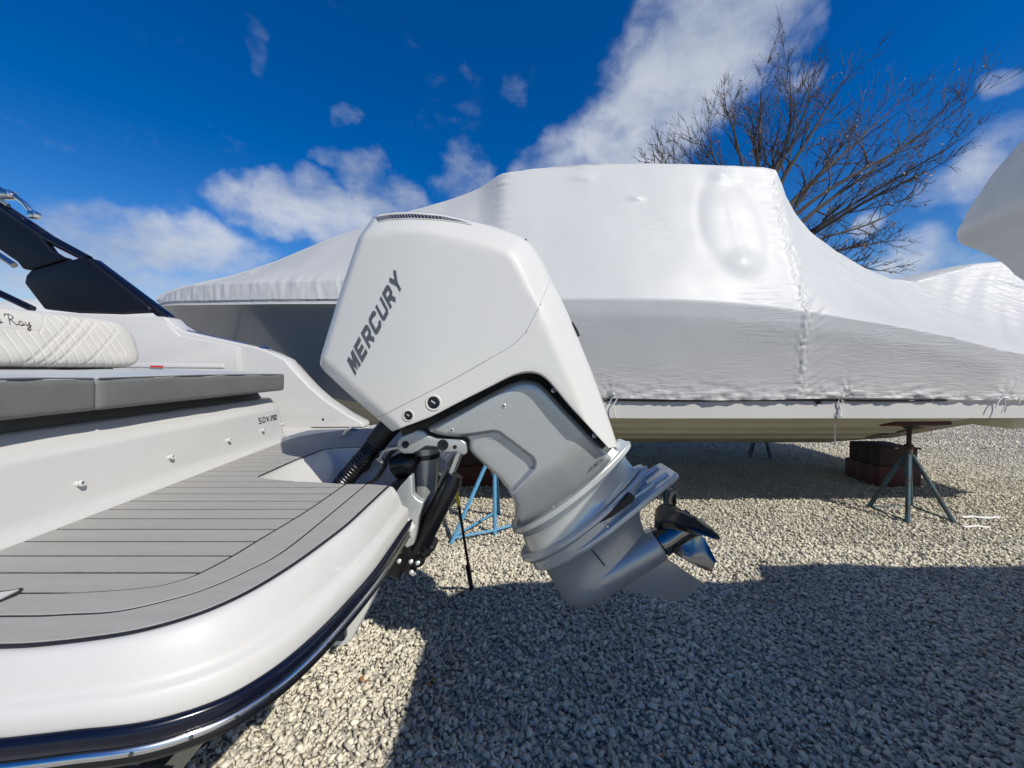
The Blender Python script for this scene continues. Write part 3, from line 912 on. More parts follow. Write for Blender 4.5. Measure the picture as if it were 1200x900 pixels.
def bol_x(Y, z):
    lo, hi = -1.2, 1.2
    for _ in range(40):
        mid = (lo + hi) / 2
        if bol_point(Y, mid).z < z: lo = mid
        else: hi = mid
    return bol_point(Y, (lo + hi) / 2).x
def arc(cx, cy, rx, ry, a0, a1, n=9): return [(cx + rx * math.cos(R(a0 + (a1 - a0) * i / (n - 1))), cy + ry * math.sin(R(a0 + (a1 - a0) * i / (n - 1)))) for i in range(n)]
script = [
    arc(.55, .78, .28, .22, 30, 180) + arc(.55, .5, .3, .2, 120, -20)[1:] + arc(.5, .22, .34, .22, 20, -190)[1:],      # S
    [(.95, .2), (1.25, .32)] + arc(1.2, .3, .15, .2, 20, 320)[1:] + [(1.55, .2)],                                          # e
    arc(1.85, .22, .2, .2, 60, 350) + [(2.04, .45), (2.06, .1), (2.2, .08)],                                             # a
    [(2.85, 0), (3.1, .98)],                                                                                              # R
    [(2.65, .75), (2.85, 1.0), (3.3, 1.02), (3.55, .86), (3.35, .6), (3.02, .5), (3.3, .3), (3.5, .05), (3.75, .08)],
    arc(4.02, .22, .2, .2, 60, 350) + [(4.22, .45), (4.25, .1), (4.42, .12)],                                             # a
    [(4.5, .42), (4.55, .1), (4.75, .1), (4.95, .45)], [(4.95, .45), (4.85, -.25), (4.6, -.4), (4.5, -.25), (5.05, .15)],   # y
]
def map_script(x, y, l):
    Y = 1.262 + x * .0272; z = 1.712 + y * .036 - x * .0008
    return (bol_x(Y, z) + .0012 + l, Y, z)
V, F = strokes_geo(script, .085, map_script)
mesh_obj('name_script', V, F, INK, bol, smooth=False, fix=False)
MB().box((-1.93, .75, 1.40), (-1.84, 1.78, 1.70)).build('bolster_backing', GEL, boat, bevel=.01)

# snap studs on the bulkhead, each with a dark centre
for Y in (1.054, 1.379, 1.715, 2.0, 2.225):
    x = wall_x(Y) - .0135
    nrm = Vector((1, .112, .17)).normalized()
    V, F = lathe((x, Y, 1.235), nrm, [(-.004, .0085), (.003, .008), (.005, .0062), (.0075, .0062), (.009, .0095), (.013, .0102), (.0155, .0085), (.0156, .0045), (.012, .004)], 16)
    st = mesh_obj('snap_stud', V, F, GEL, boat)
    V, F = lathe(Vector((x, Y, 1.235)) + nrm * .0122, nrm, [(0, .0041), (.0008, .0041)], 12)
    mesh_obj('stud_hole', V, F, INK, st)

# model lettering on the bulkhead
GL = {
 'S': [[(.95, .98), (.15, .98), (.15, .55), (.85, .45), (.85, .02), (.05, .02)]],
 'D': [[(.15, .02), (.15, .98), (.7, .98), (.9, .75), (.9, .25), (.7, .02), (.1, .02)]],
 'X': [[(.05, 0), (.95, 1)], [(.05, 1), (.95, 0)]],
 '2': [[(.1, .95), (.9, .95), (.9, .52), (.1, .48), (.1, .05), (.9, .05)]],
 '9': [[(.9, .45), (.1, .5), (.1, .95), (.9, .95), (.9, .05), (.1, .05)]],
 '0': [[(.12, .05), (.12, .95), (.88, .95), (.88, .05), (.0, .05)]],
 'M': [[(.11, 0), (.11, 1)], [(.16, .98), (.5, .30), (.84, .98)], [(.89, 1), (.89, 0)]],
 'E': [[(.95, .89), (.12, .89), (.12, .11), (.95, .11)], [(.12, .5), (.86, .5)]],
 'R': [[(.12, 0), (.12, .89), (.72, .89), (.86, .80), (.86, .53), (.72, .43), (.2, .43)], [(.5, .43), (.9, 0)]],
 'C': [[(.93, .70), (.93, .80), (.80, .89), (.24, .89), (.12, .80), (.12, .20), (.24, .11), (.80, .11), (.93, .20), (.93, .32)]],
 'U': [[(.12, 1), (.12, .20), (.24, .11), (.78, .11), (.90, .20), (.90, 1)]],
 'Y': [[(.06, 1), (.5, .46), (.94, 1)], [(.5, .5), (.5, 0)]],
 'A': [[(.02, 0), (.42, .95), (.58, .95), (.98, 0)], [(.2, .28), (.8, .28)]],
}
def word(txt, mapf, width, adv=1.25):
    S = []
    x = 0
    for c in txt:
        if c == ' ': x += .7; continue
        for st in GL[c]: S.append([(p[0] + x, p[1]) for p in st])
        x += adv
    return strokes_geo(S, width, mapf)
def map_sdx(x, y, l):
    Y = 1.985 + x * .030 + y * .004; z = 1.273 + y * .026
    return (wall_x(Y) - .007 - (z - 1.195) * .17 + .0012 + l, Y, z)
V, F = word('SDX', map_sdx, .21); mesh_obj('model_letters', V, F, INK, bulk, smooth=False, fix=False)
V, F = word('290', lambda x, y, l: map_sdx(x * .66 + 4.05, y * .95, l), .26, 1.2); mesh_obj('model_number', V, F, INK, bulk, smooth=False, fix=False)

# ---- gunwales: starboard as seen, port mirrored
gp = [(-1500, 350), (-300, 362), (60, 366), (192, 371), (200, 379), (215, 388.5), (250, 396), (280, 402.5), (302, 407.5), (317, 413), (333, 421), (343, 433), (362, 453), (380, 468.5), (406, 486), (424, 495.5)]
G = [at(u, v, 2.66) for u, v in gp]
poly = [(p.x, p.z) for p in G] + [(G[-1].x + .01, PZ + .002), (-1.4, PZ + .002), (-1.5, 1.0), (G[0].x, 1.0)]
MB().prism(poly, 2.66, 2.80).build('gunwale', GEL, boat, bevel=.012, bseg=3, angle=40)
MB().prism(poly, 2 * YC - 2.80, 2 * YC - 2.66).build('gunwale', GEL, boat, bevel=.012, bseg=3, angle=40)
# flared outer lip
for s in (1, -1):
    fl = [(p.x + .02, p.z - .03) for p in G[4:]]
    V = []; F = []
    for x, z in fl:
        for dy, dz in ((2.803, 0.0), (2.835, -.012), (2.85, -.04), (2.85, -.10), (2.803, -.14)):
            V.append((x, dy if s == 1 else 2 * YC - dy, max(z + dz, 1.06 + dz * .1)))
    for i in range(len(fl) - 1):
        for k in range(4): F.append((i * 5 + k, i * 5 + k + 1, (i + 1) * 5 + k + 1, (i + 1) * 5 + k))
    mesh_obj('gunwale_lip', V, F, GEL, boat, angle=50)
# raised inner panel with its slot and warning label
ip = [at(u, v, 2.64) for u, v in ((60, 372), (195, 378), (210, 393), (248, 400.5), (279, 406.5), (279.5, 450), (60, 450))]
MB().prism([(p.x, p.z) for p in ip], 2.635, 2.662).build('coaming_panel', GEL, boat, bevel=.008, angle=40)
ip = [at(u, v, 2.64) for u, v in ((120, 424.5), (262, 427.0), (264, 431), (120, 430))]
MB().prism([(p.x, p.z) for p in ip], 2.628, 2.637).build('coaming_slot', NONSKID, boat, bevel=.003)
wl = [at(u, v, 2.626) for u, v in ((176, 428.3), (191, 428.6), (191, 430.8), (176, 430.5))]
MB().prism([(p.x, p.z) for p in wl], 2.6255, 2.6285).build('warning_label', RED_PRINT, boat, smooth=False)
# stainless edge line, cleat, drain
V, F = tube_geo([at(u, v - 1.2, 2.72) for u, v in ((216, 388), (235, 392.5), (260, 398), (291, 404.8))], .007, 8)
mesh_obj('edge_trim', V, F, CHROME, boat)
cl = at(311, 409, 2.72)
V, F = lathe(cl + Vector((0, 0, -.004)), (0.25, 0, 1), [(0, .03), (.006, .034), (.01, .03), (.012, .018), (.009, .012)], 20)
V = [(cl.x + (v[0] - cl.x) * 1.35, v[1], v[2]) for v in V]
cle = mesh_obj('cleat', V, F, CHROME, boat)
V, F = tube_geo([cl + Vector((-.035, -.01, .010)), cl + Vector((0, -.01, .019)), cl + Vector((.035, -.01, .002))], .006, 8); mesh_obj('cleat_horn', V, F, CHROME, cle)
dr = at(378.5, 491.5, 2.658)
V, F = lathe(dr + Vector((0, .004, 0)), (0, -1, 0), [(0, .008), (.004, .008), (.005, .005)], 12); mesh_obj('drain', V, F, INK, boat)
MB().box((-6.0, .72, .9), (-1.95, 2.655, 1.40)).build('cockpit_liner', NONSKID, boat, bevel=.01)

# ---- navy folding tower
for s in (1, -1):
    yy = lambda y: y if s == 1 else 2 * YC - y
    def side_prism(pix, y0, y1, name, bev, material=NAVY_SATIN):
        P = [at(u, v, 2.72) for u, v in pix]
        return MB().prism([(p.x, p.z) for p in P], yy(y0), yy(y1)).build(name, material, boat, bevel=bev, bseg=3, angle=45)
    side_prism([(36, 324), (41, 318), (97, 303.5), (107, 303.5), (113, 308), (179, 360), (181, 366), (140, 368), (89, 366.5), (57, 363), (34, 333)], 2.69, 2.76, 'tower_foot', .014)
    side_prism([(99, 302.5), (109, 303), (200, 371), (184, 371)], 2.715, 2.775, 'tower_spine', .008, NAVY)
    side_prism([(-300, 47), (-160, 110), (0, 245), (40, 270), (53, 280), (64, 295), (72, 300), (83, 303.5), (40, 317.5), (31, 316), (25, 308), (0, 291), (-160, 185), (-300, 110)], 2.695, 2.75, 'tower_leg', .012)
    V, F = tube_geo([(p.x, yy(p.y), p.z) for p in (at(-300, 20, 2.735), at(-60, 196, 2.735), at(0, 241, 2.735), at(60, 281, 2.735), at(104, 304, 2.735))], [.05, .036, .034, .033, .028], 12)
    mesh_obj('tower_strut', V, F, NAVY, boat)
    V, F = tube_geo([(p.x, yy(p.y), p.z) for p in (at(-40, 190, 2.70), at(0, 222, 2.70), at(16, 229, 2.70), at(28, 238, 2.70), at(38, 250, 2.71))], .015, 10)
    mesh_obj('grab_rail', V, F, CHROME, boat)
    V, F = tube_geo([(p.x, yy(p.y), p.z) for p in (at(-40, 205, 2.70), at(0, 234, 2.70), at(10, 241, 2.70))], .012, 10)
    mesh_obj('grab_rail', V, F, CHROME, boat)
    mb = MB(); p = at(8, 227, 2.70); mb.box((p.x - .05, yy(2.70) - .035, p.z - .035), (p.x + .045, yy(2.70) + .035, p.z + .02)); mb.build('rail_clamp', CHROME, boat, bevel=.012)
    mb = MB(); p = at(40, 252, 2.71); mb.box((p.x - .025, yy(2.71) - .025, p.z - .025), (p.x + .025, yy(2.71) + .025, p.z + .025)); mb.build('rail_clamp', CHROME, boat, bevel=.008)
    V, F = tube_geo([(p.x, yy(p.y), p.z) for p in (at(-120, 220, 2.70), at(0, 300, 2.70), at(17, 311, 2.70))], .02, 10)
    mesh_obj('tower_brace', V, F, CHROME, boat)
    V, F = tube_geo([(p.x, yy(p.y), p.z) for p in (at(-200, 250, 2.5), at(0, 344, 2.5), at(38, 362, 2.5))], .022, 8)
    mesh_obj('windshield_frame', V, F, NAVY, boat)
p = at(-300, 40, 2.72)
V, F = tube_geo([(p.x, 2.74, p.z), (p.x - .1, YC, p.z + .1), (p.x, 2 * YC - 2.74, p.z)], .05, 12); mesh_obj('tower_crossbar', V, F, NAVY_SATIN, boat)

# ---- trailer carrying it
tr = thing('boat_trailer', 'galvanised trailer under the white and navy sport boat', 'trailer', (-4, YC, 0))
for s in (-1, 1):
    MB().box((-7.5, YC + s * .62 - .04, .28), (-1.0, YC + s * .62 + .04, .38)).build('frame_rail', GALV, tr, bevel=.005)
    V, F = tube_geo([(-6.5, YC + s * .5, .60), (-1.0, YC + s * .5, .575)], .05, 8); mesh_obj('bunk', V, F, WOOD_DARK, tr)
    for x in (-1.4, -3.2, -5.0):
        MB().box((x - .03, YC + s * .56 - .03, .36), (x + .03, YC + s * .56 + .03, .60)).build('bunk_bracket', GALV, tr)
    for x in (-3.6, -4.4):
        V, F = lathe((x, YC + s * .98 - .1, .33), (0, 1, 0), [(0, .20), (.0, .30), (.03, .33), (.17, .33), (.20, .30), (.2, .2)], 28)
        w = mesh_obj('wheel', V, F, TYRE, tr)
        V, F = lathe((x, YC + s * .98 - .08, .33), (0, 1, 0), [(0, .05), (0.01, .19), (.15, .19), (.16, .05)], 20); mesh_obj('rim', V, F, GALV, w)
for x in (-1.1, -3.6, -4.4, -6.0):
    MB().box((x - .04, YC - .9 if x in (-3.6, -4.4) else YC - .6, .27), (x + .04, YC + .9 if x in (-3.6, -4.4) else YC + .6, .345)).build('cross_member', GALV, tr)
# ------------------------------------------------------------------ outboard motor
MO = at(689, 631, YC)
motor = thing('outboard_motor', 'white cowled silver outboard motor tilted up on the boat transom', 'outboard motor', (-.42, YC, .75))

def px2(pts, Y): return [(p.x, p.z) for p in (at(u, v, Y) for u, v in pts)]

# ---- cowl: half-width as a function over the side view
SIL = 1.525           # depth of the cowl's rim, the side face stands nearer
IN = 1.425
e_front1 = px2([(433, 253), (402, 341), (374, 428)], SIL)
e_front2 = px2([(374, 428), (420, 465.5), (467, 502)], SIL)
e_top = px2([(433, 253), (452, 250), (483, 249), (517, 252), (550, 259.5), (583, 268), (605, 276), (616, 282), (627, 293), (637, 310), (645, 327)], 1.555)
e_aft = px2([(645, 327), (658, 353), (670, 380), (681, 407), (692, 434), (702, 461), (712, 490), (722, 520)], 1.555)
def smooth_poly(P, n):
    return [(p.x, p.y) for p in spline([(a, b, 0) for a, b in P], n)]
e_top_s = smooth_poly(e_top, 60)
e_aft_s = smooth_poly(e_aft, 40)
def dist_poly(X, Z, P):
    P = np.array(P); d = np.full(X.shape, 1e9)
    for a, b in zip(P[:-1], P[1:]):
        ab = b - a; L2 = (ab ** 2).sum()
        t = np.clip(((X - a[0]) * ab[0] + (Z - a[1]) * ab[1]) / L2, 0, 1)
        d = np.minimum(d, np.hypot(X - a[0] - t * ab[0], Z - a[1] - t * ab[1]))
    return d
CX, CZ = at(560, 380, IN).x, at(560, 380, IN).z
def cowl_w(X, Z):
    X = np.asarray(X, float); Z = np.asarray(Z, float)
    w0 = .272 - .05 * np.clip((-.30 - X) / .45, 0, 1.3) ** 1.6 - .05 * np.clip((Z - CZ) / .5, -1, 1) * .5
    w0 = w0 - .03 * ((X - CX) / .6) ** 2
    f = np.ones_like(X)
    for P, r1, d1, e1, r2, d2 in ((e_front1, .035, .10, 1.05, .010, .14), (e_front2, .05, .08, 1.1, .010, .14), (e_top_s[:-1] + e_aft_s, .112, .34, 1.08, .022, .22)):
        d = dist_poly(X, Z, P)
        t = np.clip(d / r1, 0, 1); f *= 1 - d1 * (1 - t) ** e1
        t = np.clip(d / r2, 0, 1); f *= 1 - d2 * (1 - np.sqrt(np.clip(1 - (1 - t) ** 2, 0, 1)))
    return w0 * f
def cw(x, z): return float(cowl_w(np.array([x]), np.array([z]))[0])

def two_sided(name, rings_xz, wfun, material, parent, closed=True, center=None, groove=None, angle=32):
    """rings_xz: array (rings, n, 2) from the rim inwards; makes near and far side plus the rim strip"""
    Rn, n, _ = rings_xz.shape
    X = rings_xz[..., 0]; Z = rings_xz[..., 1]
    W = wfun(X, Z)
    if groove is not None: W = W - groove
    V = []; F = []
    for s in (-1, 1):
        for i in range(Rn):
            for k in range(n):
                V.append((X[i, k], YC + s * W[i, k], Z[i, k]))
    off = Rn * n
    kk = n if closed else n - 1
    for i in range(Rn - 1):
        for k in range(kk):
            k2 = (k + 1) % n
            F.append((i * n + k, i * n + k2, (i + 1) * n + k2, (i + 1) * n + k))
            F.append((off + i * n + k, off + (i + 1) * n + k, off + (i + 1) * n + k2, off + i * n + k2))
    # rim strip with a few rows across
    rows = [[k for k in range(n)]]
    for j in range(1, 6):
        t = j / 6; base = len(V)
        for k in range(n):
            V.append((X[0, k], YC - W[0, k] + 2 * W[0, k] * t, Z[0, k]))
        rows.append([base + k for k in range(n)])
    rows.append([off + k for k in range(n)])
    for a, b in zip(rows[:-1], rows[1:]):
        for k in range(kk):
            k2 = (k + 1) % n
            F.append((a[k], b[k], b[k2], a[k2]))
    if center is not None:
        i = Rn - 1
        for s, o_ in ((-1, 0), (1, off)):
            c = len(V); V.append((center[0], YC + s * float(wfun(np.array([center[0]]), np.array([center[1]]))[0]), center[1]))
            for k in range(n):
                k2 = (k + 1) % n
                F.append((o_ + i * n + k, o_ + i * n + k2, c) if s == -1 else (o_ + i * n + k2, o_ + i * n + k, c))
    if not closed:
        for k in (0, n - 1):
            L_ = [i * n + k for i in range(Rn)] + [off + i * n + k for i in range(Rn - 1, -1, -1)]
            F.append(tuple(L_))
    return mesh_obj(name, V, F, material, parent, angle=angle)

part_px = [(449, 487), (470, 476), (490, 466), (507, 457.5), (535, 443), (563, 427), (590, 411.5), (603, 403), (613, 393), (619, 384), (626, 372), (633, 357), (639, 342), (644, 329)]
parting = smooth_poly(px2(part_px, IN), 50)
fr2_split = .80
# pin the parting ends to the silhouettes
e2a, e2b = np.array(e_front2[0]), np.array(e_front2[-1])
pin = e2a + (e2b - e2a) * .80
parting[0] = tuple(pin); parting[-1] = e_top_s[-1]
up_out = e_front1[:1] + [e_front1[1], e_front1[2]] + [tuple(e2a + (e2b - e2a) * t) for t in (.2, .4, .6)] + parting + list(reversed(e_top_s))[1:-1]
def dense_closed(poly, n):
    return resample(poly, n, True)
O = dense_closed(up_out, 300)
ctr = np.array([at(520, 375, IN).x, at(520, 375, IN).z])
ss = [1.0, .9965, .991, .983, .972, .958, .94, .918, .893, .865, .83, .79, .75, .70, .64, .58, .5, .42, .33, .24, .14, .06]
Rg = np.stack([ctr + (O - ctr) * s for s in ss])
par = np.array(parting)
gm = np.zeros(Rg.shape[:2]); dpart = dist_poly(Rg[0][:, 0], Rg[0][:, 1], par)
on_part = dpart < .004
Rg[0][on_part] = ctr + (O[on_part] - ctr) * .9945
gm[0][on_part] = .005
upper = two_sided('upper_cowl', Rg, cowl_w, COWL, motor, center=ctr, groove=gm, angle=40)
# lower cowl: ruled between the parting line / aft edge and the inner opening
outer_line = np.array([tuple(p) for p in parting] + e_aft_s[1:])
outer_line = resample(outer_line, 150, False)
in_px = [(467, 503), (480, 497.5), (495, 492), (512, 485), (540, 470.5), (570, 455.5), (595, 443), (608, 438.5), (620, 437), (631, 439), (640, 445), (650, 456), (665, 474), (690, 501), (713, 525)]
IN2 = 1.45
inner_line = np.array(smooth_poly(px2(in_px, IN2), 120)); inner_line[0] = e2b; 
inner_line = resample(inner_line, 150, False)
# match the stations: corner of the opening opposite the top of the aft edge
def blend_param(line, key_t, new_t, n):
    s = np.linspace(0, 1, n); q = np.interp(s, [0, new_t, 1], [0, key_t, 1])
    idx = q * (len(line) - 1)
    return np.stack([np.interp(idx, np.arange(len(line)), line[:, k]) for k in range(2)], 1)
outer_b = blend_param(outer_line, .60, .55, 160)
inner_b = blend_param(inner_line, .60, .55, 160)
tt = [0.0, .012, .03, .06, .1, .15, .22, .3, .4, .5, .6, .7, .8, .88, .94, .98, 1.0]
Rl = np.stack([outer_b * (1 - t) + inner_b * t for t in tt])
gl = np.zeros(Rl.shape[:2])
d0 = dist_poly(Rl[0][:, 0], Rl[0][:, 1], par) < .004
gl[0][d0] = .005
gl[-1][:] = .010; gl[-2][:] = .0015
# step outer edge in a little along the parting so a fine dark line shows
Rl[0][d0] = Rl[0][d0] * .992 + Rl[-1][d0] * .008
lower = two_sided('lower_cowl', Rl, cowl_w, COWL, motor, closed=False, groove=gl, angle=40)

def on_cowl(u, v, lift=0.001):
    """point of the near cowl face that the photograph shows at (u, v)"""
    Y = IN
    for _ in range(6):
        p = at(u, v, Y); Y = YC - cw(p.x, p.z)
    p = at(u, v, Y)
    return Vector((p.x, Y - lift, p.z))

# bright clips on the parting line
for a, b in (((633, 357), (644, 331)), ((617, 389), (631, 362))):
    pts = [on_cowl(a[0] + (b[0] - a[0]) * t, a[1] + (b[1] - a[1]) * t, .0005) for t in np.linspace(0, 1, 6)]
    V, F = tube_geo(pts, .003, 6); mesh_obj('seam_trim', V, F, COWL, lower)
# lettering
bx, by = (416.5, 440.0), (56.2, -105.5)
def map_merc(x, y, l):
    t = x / 8.62
    p = on_cowl(bx[0] + by[0] * t - 9.7 * y, bx[1] + by[1] * t - 18.3 * y, .0012 + l)
    return p
V, F = word('MERCURY', map_merc, .265, 1.27)
mesh_obj('brand_letters', V, F, LETTER, upper, smooth=False, fix=False)
# air grille on the shoulder
gt = [(440, 254.5), (455, 251.8), (483, 250.6), (517, 253.4), (538, 258), (553, 263)]
gb = [(444, 260.5), (458, 257.6), (484, 256.4), (517, 258.2), (538, 261), (553, 263.6)]
def gcurve(P, t):
    P = np.array(P, float); q = t * (len(P) - 1)
    return tuple(np.interp(q, np.arange(len(P)), P[:, k]) for k in range(2))
V = []; F = []
for i in range(41):
    for j in range(4):
        a = gcurve(gt, i / 40); b = gcurve(gb, i / 40); s = j / 3
        V.append(on_cowl(a[0] + (b[0] - a[0]) * s, a[1] + (b[1] - a[1]) * s, .0012))
for i in range(40):
    for j in range(3): F.append((i * 4 + j, (i + 1) * 4 + j, (i + 1) * 4 + j + 1, i * 4 + j + 1))
gr = mesh_obj('air_grille', V, F, BLACK, upper, fix=False)
for i in range(40):
    t = (i + .5) / 40 * .98
    a = gcurve(gt, t); b = gcurve(gb, min(1, t + .012))
    p0 = on_cowl(*a, .0015); p1 = on_cowl(*b, .0015)
    V, F = tube_geo([p0, p1], .0021, 5); mesh_obj('grille_bar', V, F, SILVER, gr)
pts = [on_cowl(*gcurve(gb, t), .001) for t in np.linspace(0, 1, 30)] 
V, F = tube_geo(pts, .0032, 6); mesh_obj('grille_rim', V, F, COWL, gr)
pts = [on_cowl(*gcurve(gt, t), .001) for t in np.linspace(0, 1, 30)]
V, F = tube_geo(pts, .0028, 6); mesh_obj('grille_rim', V, F, COWL, gr)
# plugs and vents of the lower cowl
def disc(u, v, rpx, ring=True, parent=lower):
    c = on_cowl(u, v, 0); c2 = on_cowl(u + 6, v, 0); c3 = on_cowl(u, v - 6, 0)
    nn = (c3 - c).cross(c2 - c).normalized()
    if nn.y > 0: nn = -nn
    r = rpx * (c.y / FPX)
    V, F = lathe(c, nn, [(-.004, r * .82), (.0012, r * .82), (.0022, r * .74), (.0005, r * .6), (.001, r * .25)], 28)
    o = mesh_obj('port_plug', V, F, BLACK_GLOSS, parent)
    if ring:
        V, F = lathe(c, nn, [(-.004, r * 1.14), (.0015, r * 1.14), (.0032, r * 1.05), (.003, r * .9), (.0, r * .82), (-.004, r * .82)], 32)
        mesh_obj('port_ring', V, F, COWL, o)
    V, F = tube_geo([c + nn * .002 + Vector((-r * .3, 0, r * .25)), c + nn * .003 + Vector((r * .25, 0, -r * .1))], r * .12, 6); mesh_obj('plug_slot', V, F, SILVER, o)
disc(478.5, 487, 6.2); disc(508, 472, 8.6)
for u, v in ((616, 281),):
    c = on_cowl(u, v, 0); V, F = lathe(c, (-.2, -.6, .7), [(-.003, .0045), (.002, .0045), (.003, .002)], 10); mesh_obj('fastener', V, F, INK, upper)
rv = [on_cowl(670, 378, .001), on_cowl(675, 386, .001), on_cowl(678.5, 394, .001)]
V, F = tube_geo(rv, .005, 6); mesh_obj('rear_vent', V, F, BLACK, lower)

# ---- silver mid-section cover with its recess
cp = [(499, 502), (512, 494), (540, 479.5), (570, 463.5), (592, 452), (604, 447), (614, 445), (625, 446), (634, 450), (643, 458.5), (660, 477), (690, 509), (714, 533.5), (723, 541),
      (712, 554), (698, 567), (681, 580), (657, 597), (632, 611), (609, 621), (604, 614), (604, 596), (599, 583), (585, 564), (566, 547), (553, 535), (549, 529), (548, 516), (540, 512.5), (522, 512), (508, 509)]
CPX = 1.475
cov = np.array(px2(cp, CPX)); cov_r = np.array(rounded_poly([tuple(p) for p in cov], .006, 3))
O = resample(cov_r, 280, True)
cc = np.array(px2([(628, 520)], CPX)[0])
rec = np.array(px2([(520, 540), (540, 508.5), (578, 502.5), (586, 504), (625, 533.5), (629.5, 541), (628, 549), (601, 578), (560, 590)], CPX))
def inside_dist(X, Z, P):
    """signed distance, positive inside the closed polygon"""
    d = dist_poly(X, Z, np.vstack([P, P[:1]]))
    ins = np.zeros(X.shape, bool); n = len(P)
    for i in range(n):
        x0, z0 = P[i]; x1, z1 = P[(i + 1) % n]
        c = ((z0 > Z) != (z1 > Z)) & (X < (x1 - x0) * (Z - z0) / (z1 - z0 + 1e-12) + x0)
        ins ^= c
    return np.where(ins, d, -d)
low_line = np.array(px2([(723, 541), (681, 580), (609, 621)], CPX))
def cover_w(X, Z):
    w = .218 - .03 * np.clip((-.10 - X) / .4, 0, 1) ** 1.5
    d = dist_poly(X, Z, cov_r)
    d = np.minimum(d, np.linalg.norm(np.stack([X - cov_r[-1][0], Z - cov_r[-1][1]], -1), axis=-1))
    t = np.clip(d / .020, 0, 1)
    w = w - .020 * (1 - np.sqrt(np.clip(1 - (1 - t) ** 2, 0, 1)))
    t = np.clip(d / .05, 0, 1); w = w - .006 * (1 - t) ** 2
    s = np.clip(inside_dist(X, Z, rec) / .016, 0, 1); s = s * s * (3 - 2 * s)
    w = w - .026 * s
    # lower part draws in towards the leg
    dl = dist_poly(X, Z, low_line); t = np.clip(1 - dl / .17, 0, 1)
    w = w - .054 * t ** 1.25
    return w
ss = list(1 - np.array([0, .004, .009, .016, .026, .04, .06])) + list(np.linspace(.92, .03, 62))
Rg = np.stack([cc + (O - cc) * s for s in ss])
cover = two_sided('midsection_cover', Rg, cover_w, SILVER, motor, center=cc, angle=45)
# black gasket behind the cover (the dark gap round it)
gk = np.array([tuple(p) for p in px2([(470, 512), (467, 503), (480, 496), (512, 484), (545, 466.5), (590, 443.5), (605, 437), (620, 435), (633, 438), (643, 446), (665, 470), (690, 498), (714, 522), (700, 534), (655, 562), (610, 565), (580, 545), (549, 525), (500, 512)], 1.50)])
V = []; mb = MB(); mb.prism([tuple(p) for p in gk], YC - .165, YC + .165); mb.build('gasket', BLACK, motor, bevel=.004)
def on_cover(u, v, lift=.001):
    Y = 1.46
    for _ in range(6):
        p = at(u, v, Y); Y = YC - float(cover_w(np.array([p.x]), np.array([p.z]))[0])
    p = at(u, v, Y); return Vector((p.x, Y - lift, p.z))
for u, v in ((590.5, 475.5), (529.5, 504), (648.5, 457.5), (696.5, 510.5)):
    c = on_cover(u, v, 0)
    V, F = lathe(c, (0, -1, 0.1), [(-.003, .0085), (.0018, .0085), (.003, .006), (.0032, .0045)], 16); o = mesh_obj('cover_bolt', V, F, SILVER_LIGHT, cover)
    V, F = lathe(c + Vector((0, -.0033, 0)), (0, -1, 0), [(0, .0042), (.0008, .0042)], 10); mesh_obj('bolt_socket', V, F, INK, o)
def map_ams(x, y, l):
    return on_cover(687.5 + x * 5.3 + y * 2.2, 556.0 - x * 4.55 - y * 6.6, .0012 + l)
V, F = word('AMS', map_ams, .15, 1.25); mesh_obj('badge_letters', V, F, LETTER, cover, smooth=False, fix=False)

# ---- leg and gearcase: stacked plan sections between a front and an aft point
def plan_ring(Fp, Ap, w, n=56, pw=.72, skew=.0, Yref=YC):
    f = at(*Fp, Yref); a = at(*Ap, Yref)
    out = []
    for k in range(n):
        th = 2 * math.pi * k / n
        t = (1 - math.cos(th)) / 2
        hw = w * 2.32 * max(t, 1e-9) ** .5 * max(1 - t, 0) ** .75 * (1 if math.sin(th) > 0 else -1) if pw < .75 else w * math.copysign(abs(math.sin(th)) ** pw, math.sin(th))
        p = f.lerp(a, t)
        out.append((p.x, YC - hw, p.z))
    return out
def ring_loft(rings, name, material, parent, angle=35):
    V = []; F = []; n = len(rings[0])
    for r in rings: V += r
    for i in range(len(rings) - 1):
        for k in range(n):
            k2 = (k + 1) % n; F.append((i * n + k, i * n + k2, (i + 1) * n + k2, (i + 1) * n + k))
    F.append(tuple(range(n - 1, -1, -1))); F.append(tuple((len(rings) - 1) * n + k for k in range(n)))
    return mesh_obj(name, V, F, material, parent, angle=angle)
leg = ring_loft([plan_ring((604, 606), (726, 514), .128), plan_ring((602, 613.5), (734, 517), .142), plan_ring((599.5, 615), (737, 517), .156), plan_ring((599, 616), (738, 517.5), .158), plan_ring((600.5, 621), (739.5, 522), .158), plan_ring((602, 622), (739, 523), .155), plan_ring((609, 623.5), (736, 527), .136), plan_ring((613, 626.5), (733, 533), .126)], 'leg_flange', SILVER_LIGHT, motor, angle=28)
ring_loft([plan_ring((612, 625), (732, 532), .127), plan_ring((612, 628), (734, 538), .124), plan_ring((616, 638), (742, 548), .124), plan_ring((618, 645), (747, 546), .132), plan_ring((615, 648), (752, 544), .146)], 'leg_body', SILVER_LIGHT, motor)
ring_loft([plan_ring((613, 646.5), (754, 546), .146), plan_ring((610.5, 648.5), (757, 546), .156), plan_ring((610, 649.5), (758, 546.5), .158), plan_ring((611.5, 653), (759, 549.5), .158), plan_ring((613, 654), (758.5, 550.5), .155), plan_ring((619, 656), (755, 553), .140)], 'lower_flange', SILVER_LIGHT, motor, angle=28)
ring_loft([plan_ring((620, 648), (752, 548), .138), plan_ring((626, 664), (760, 572), .138)], 'leg_spacer', SILVER_LIGHT, motor)
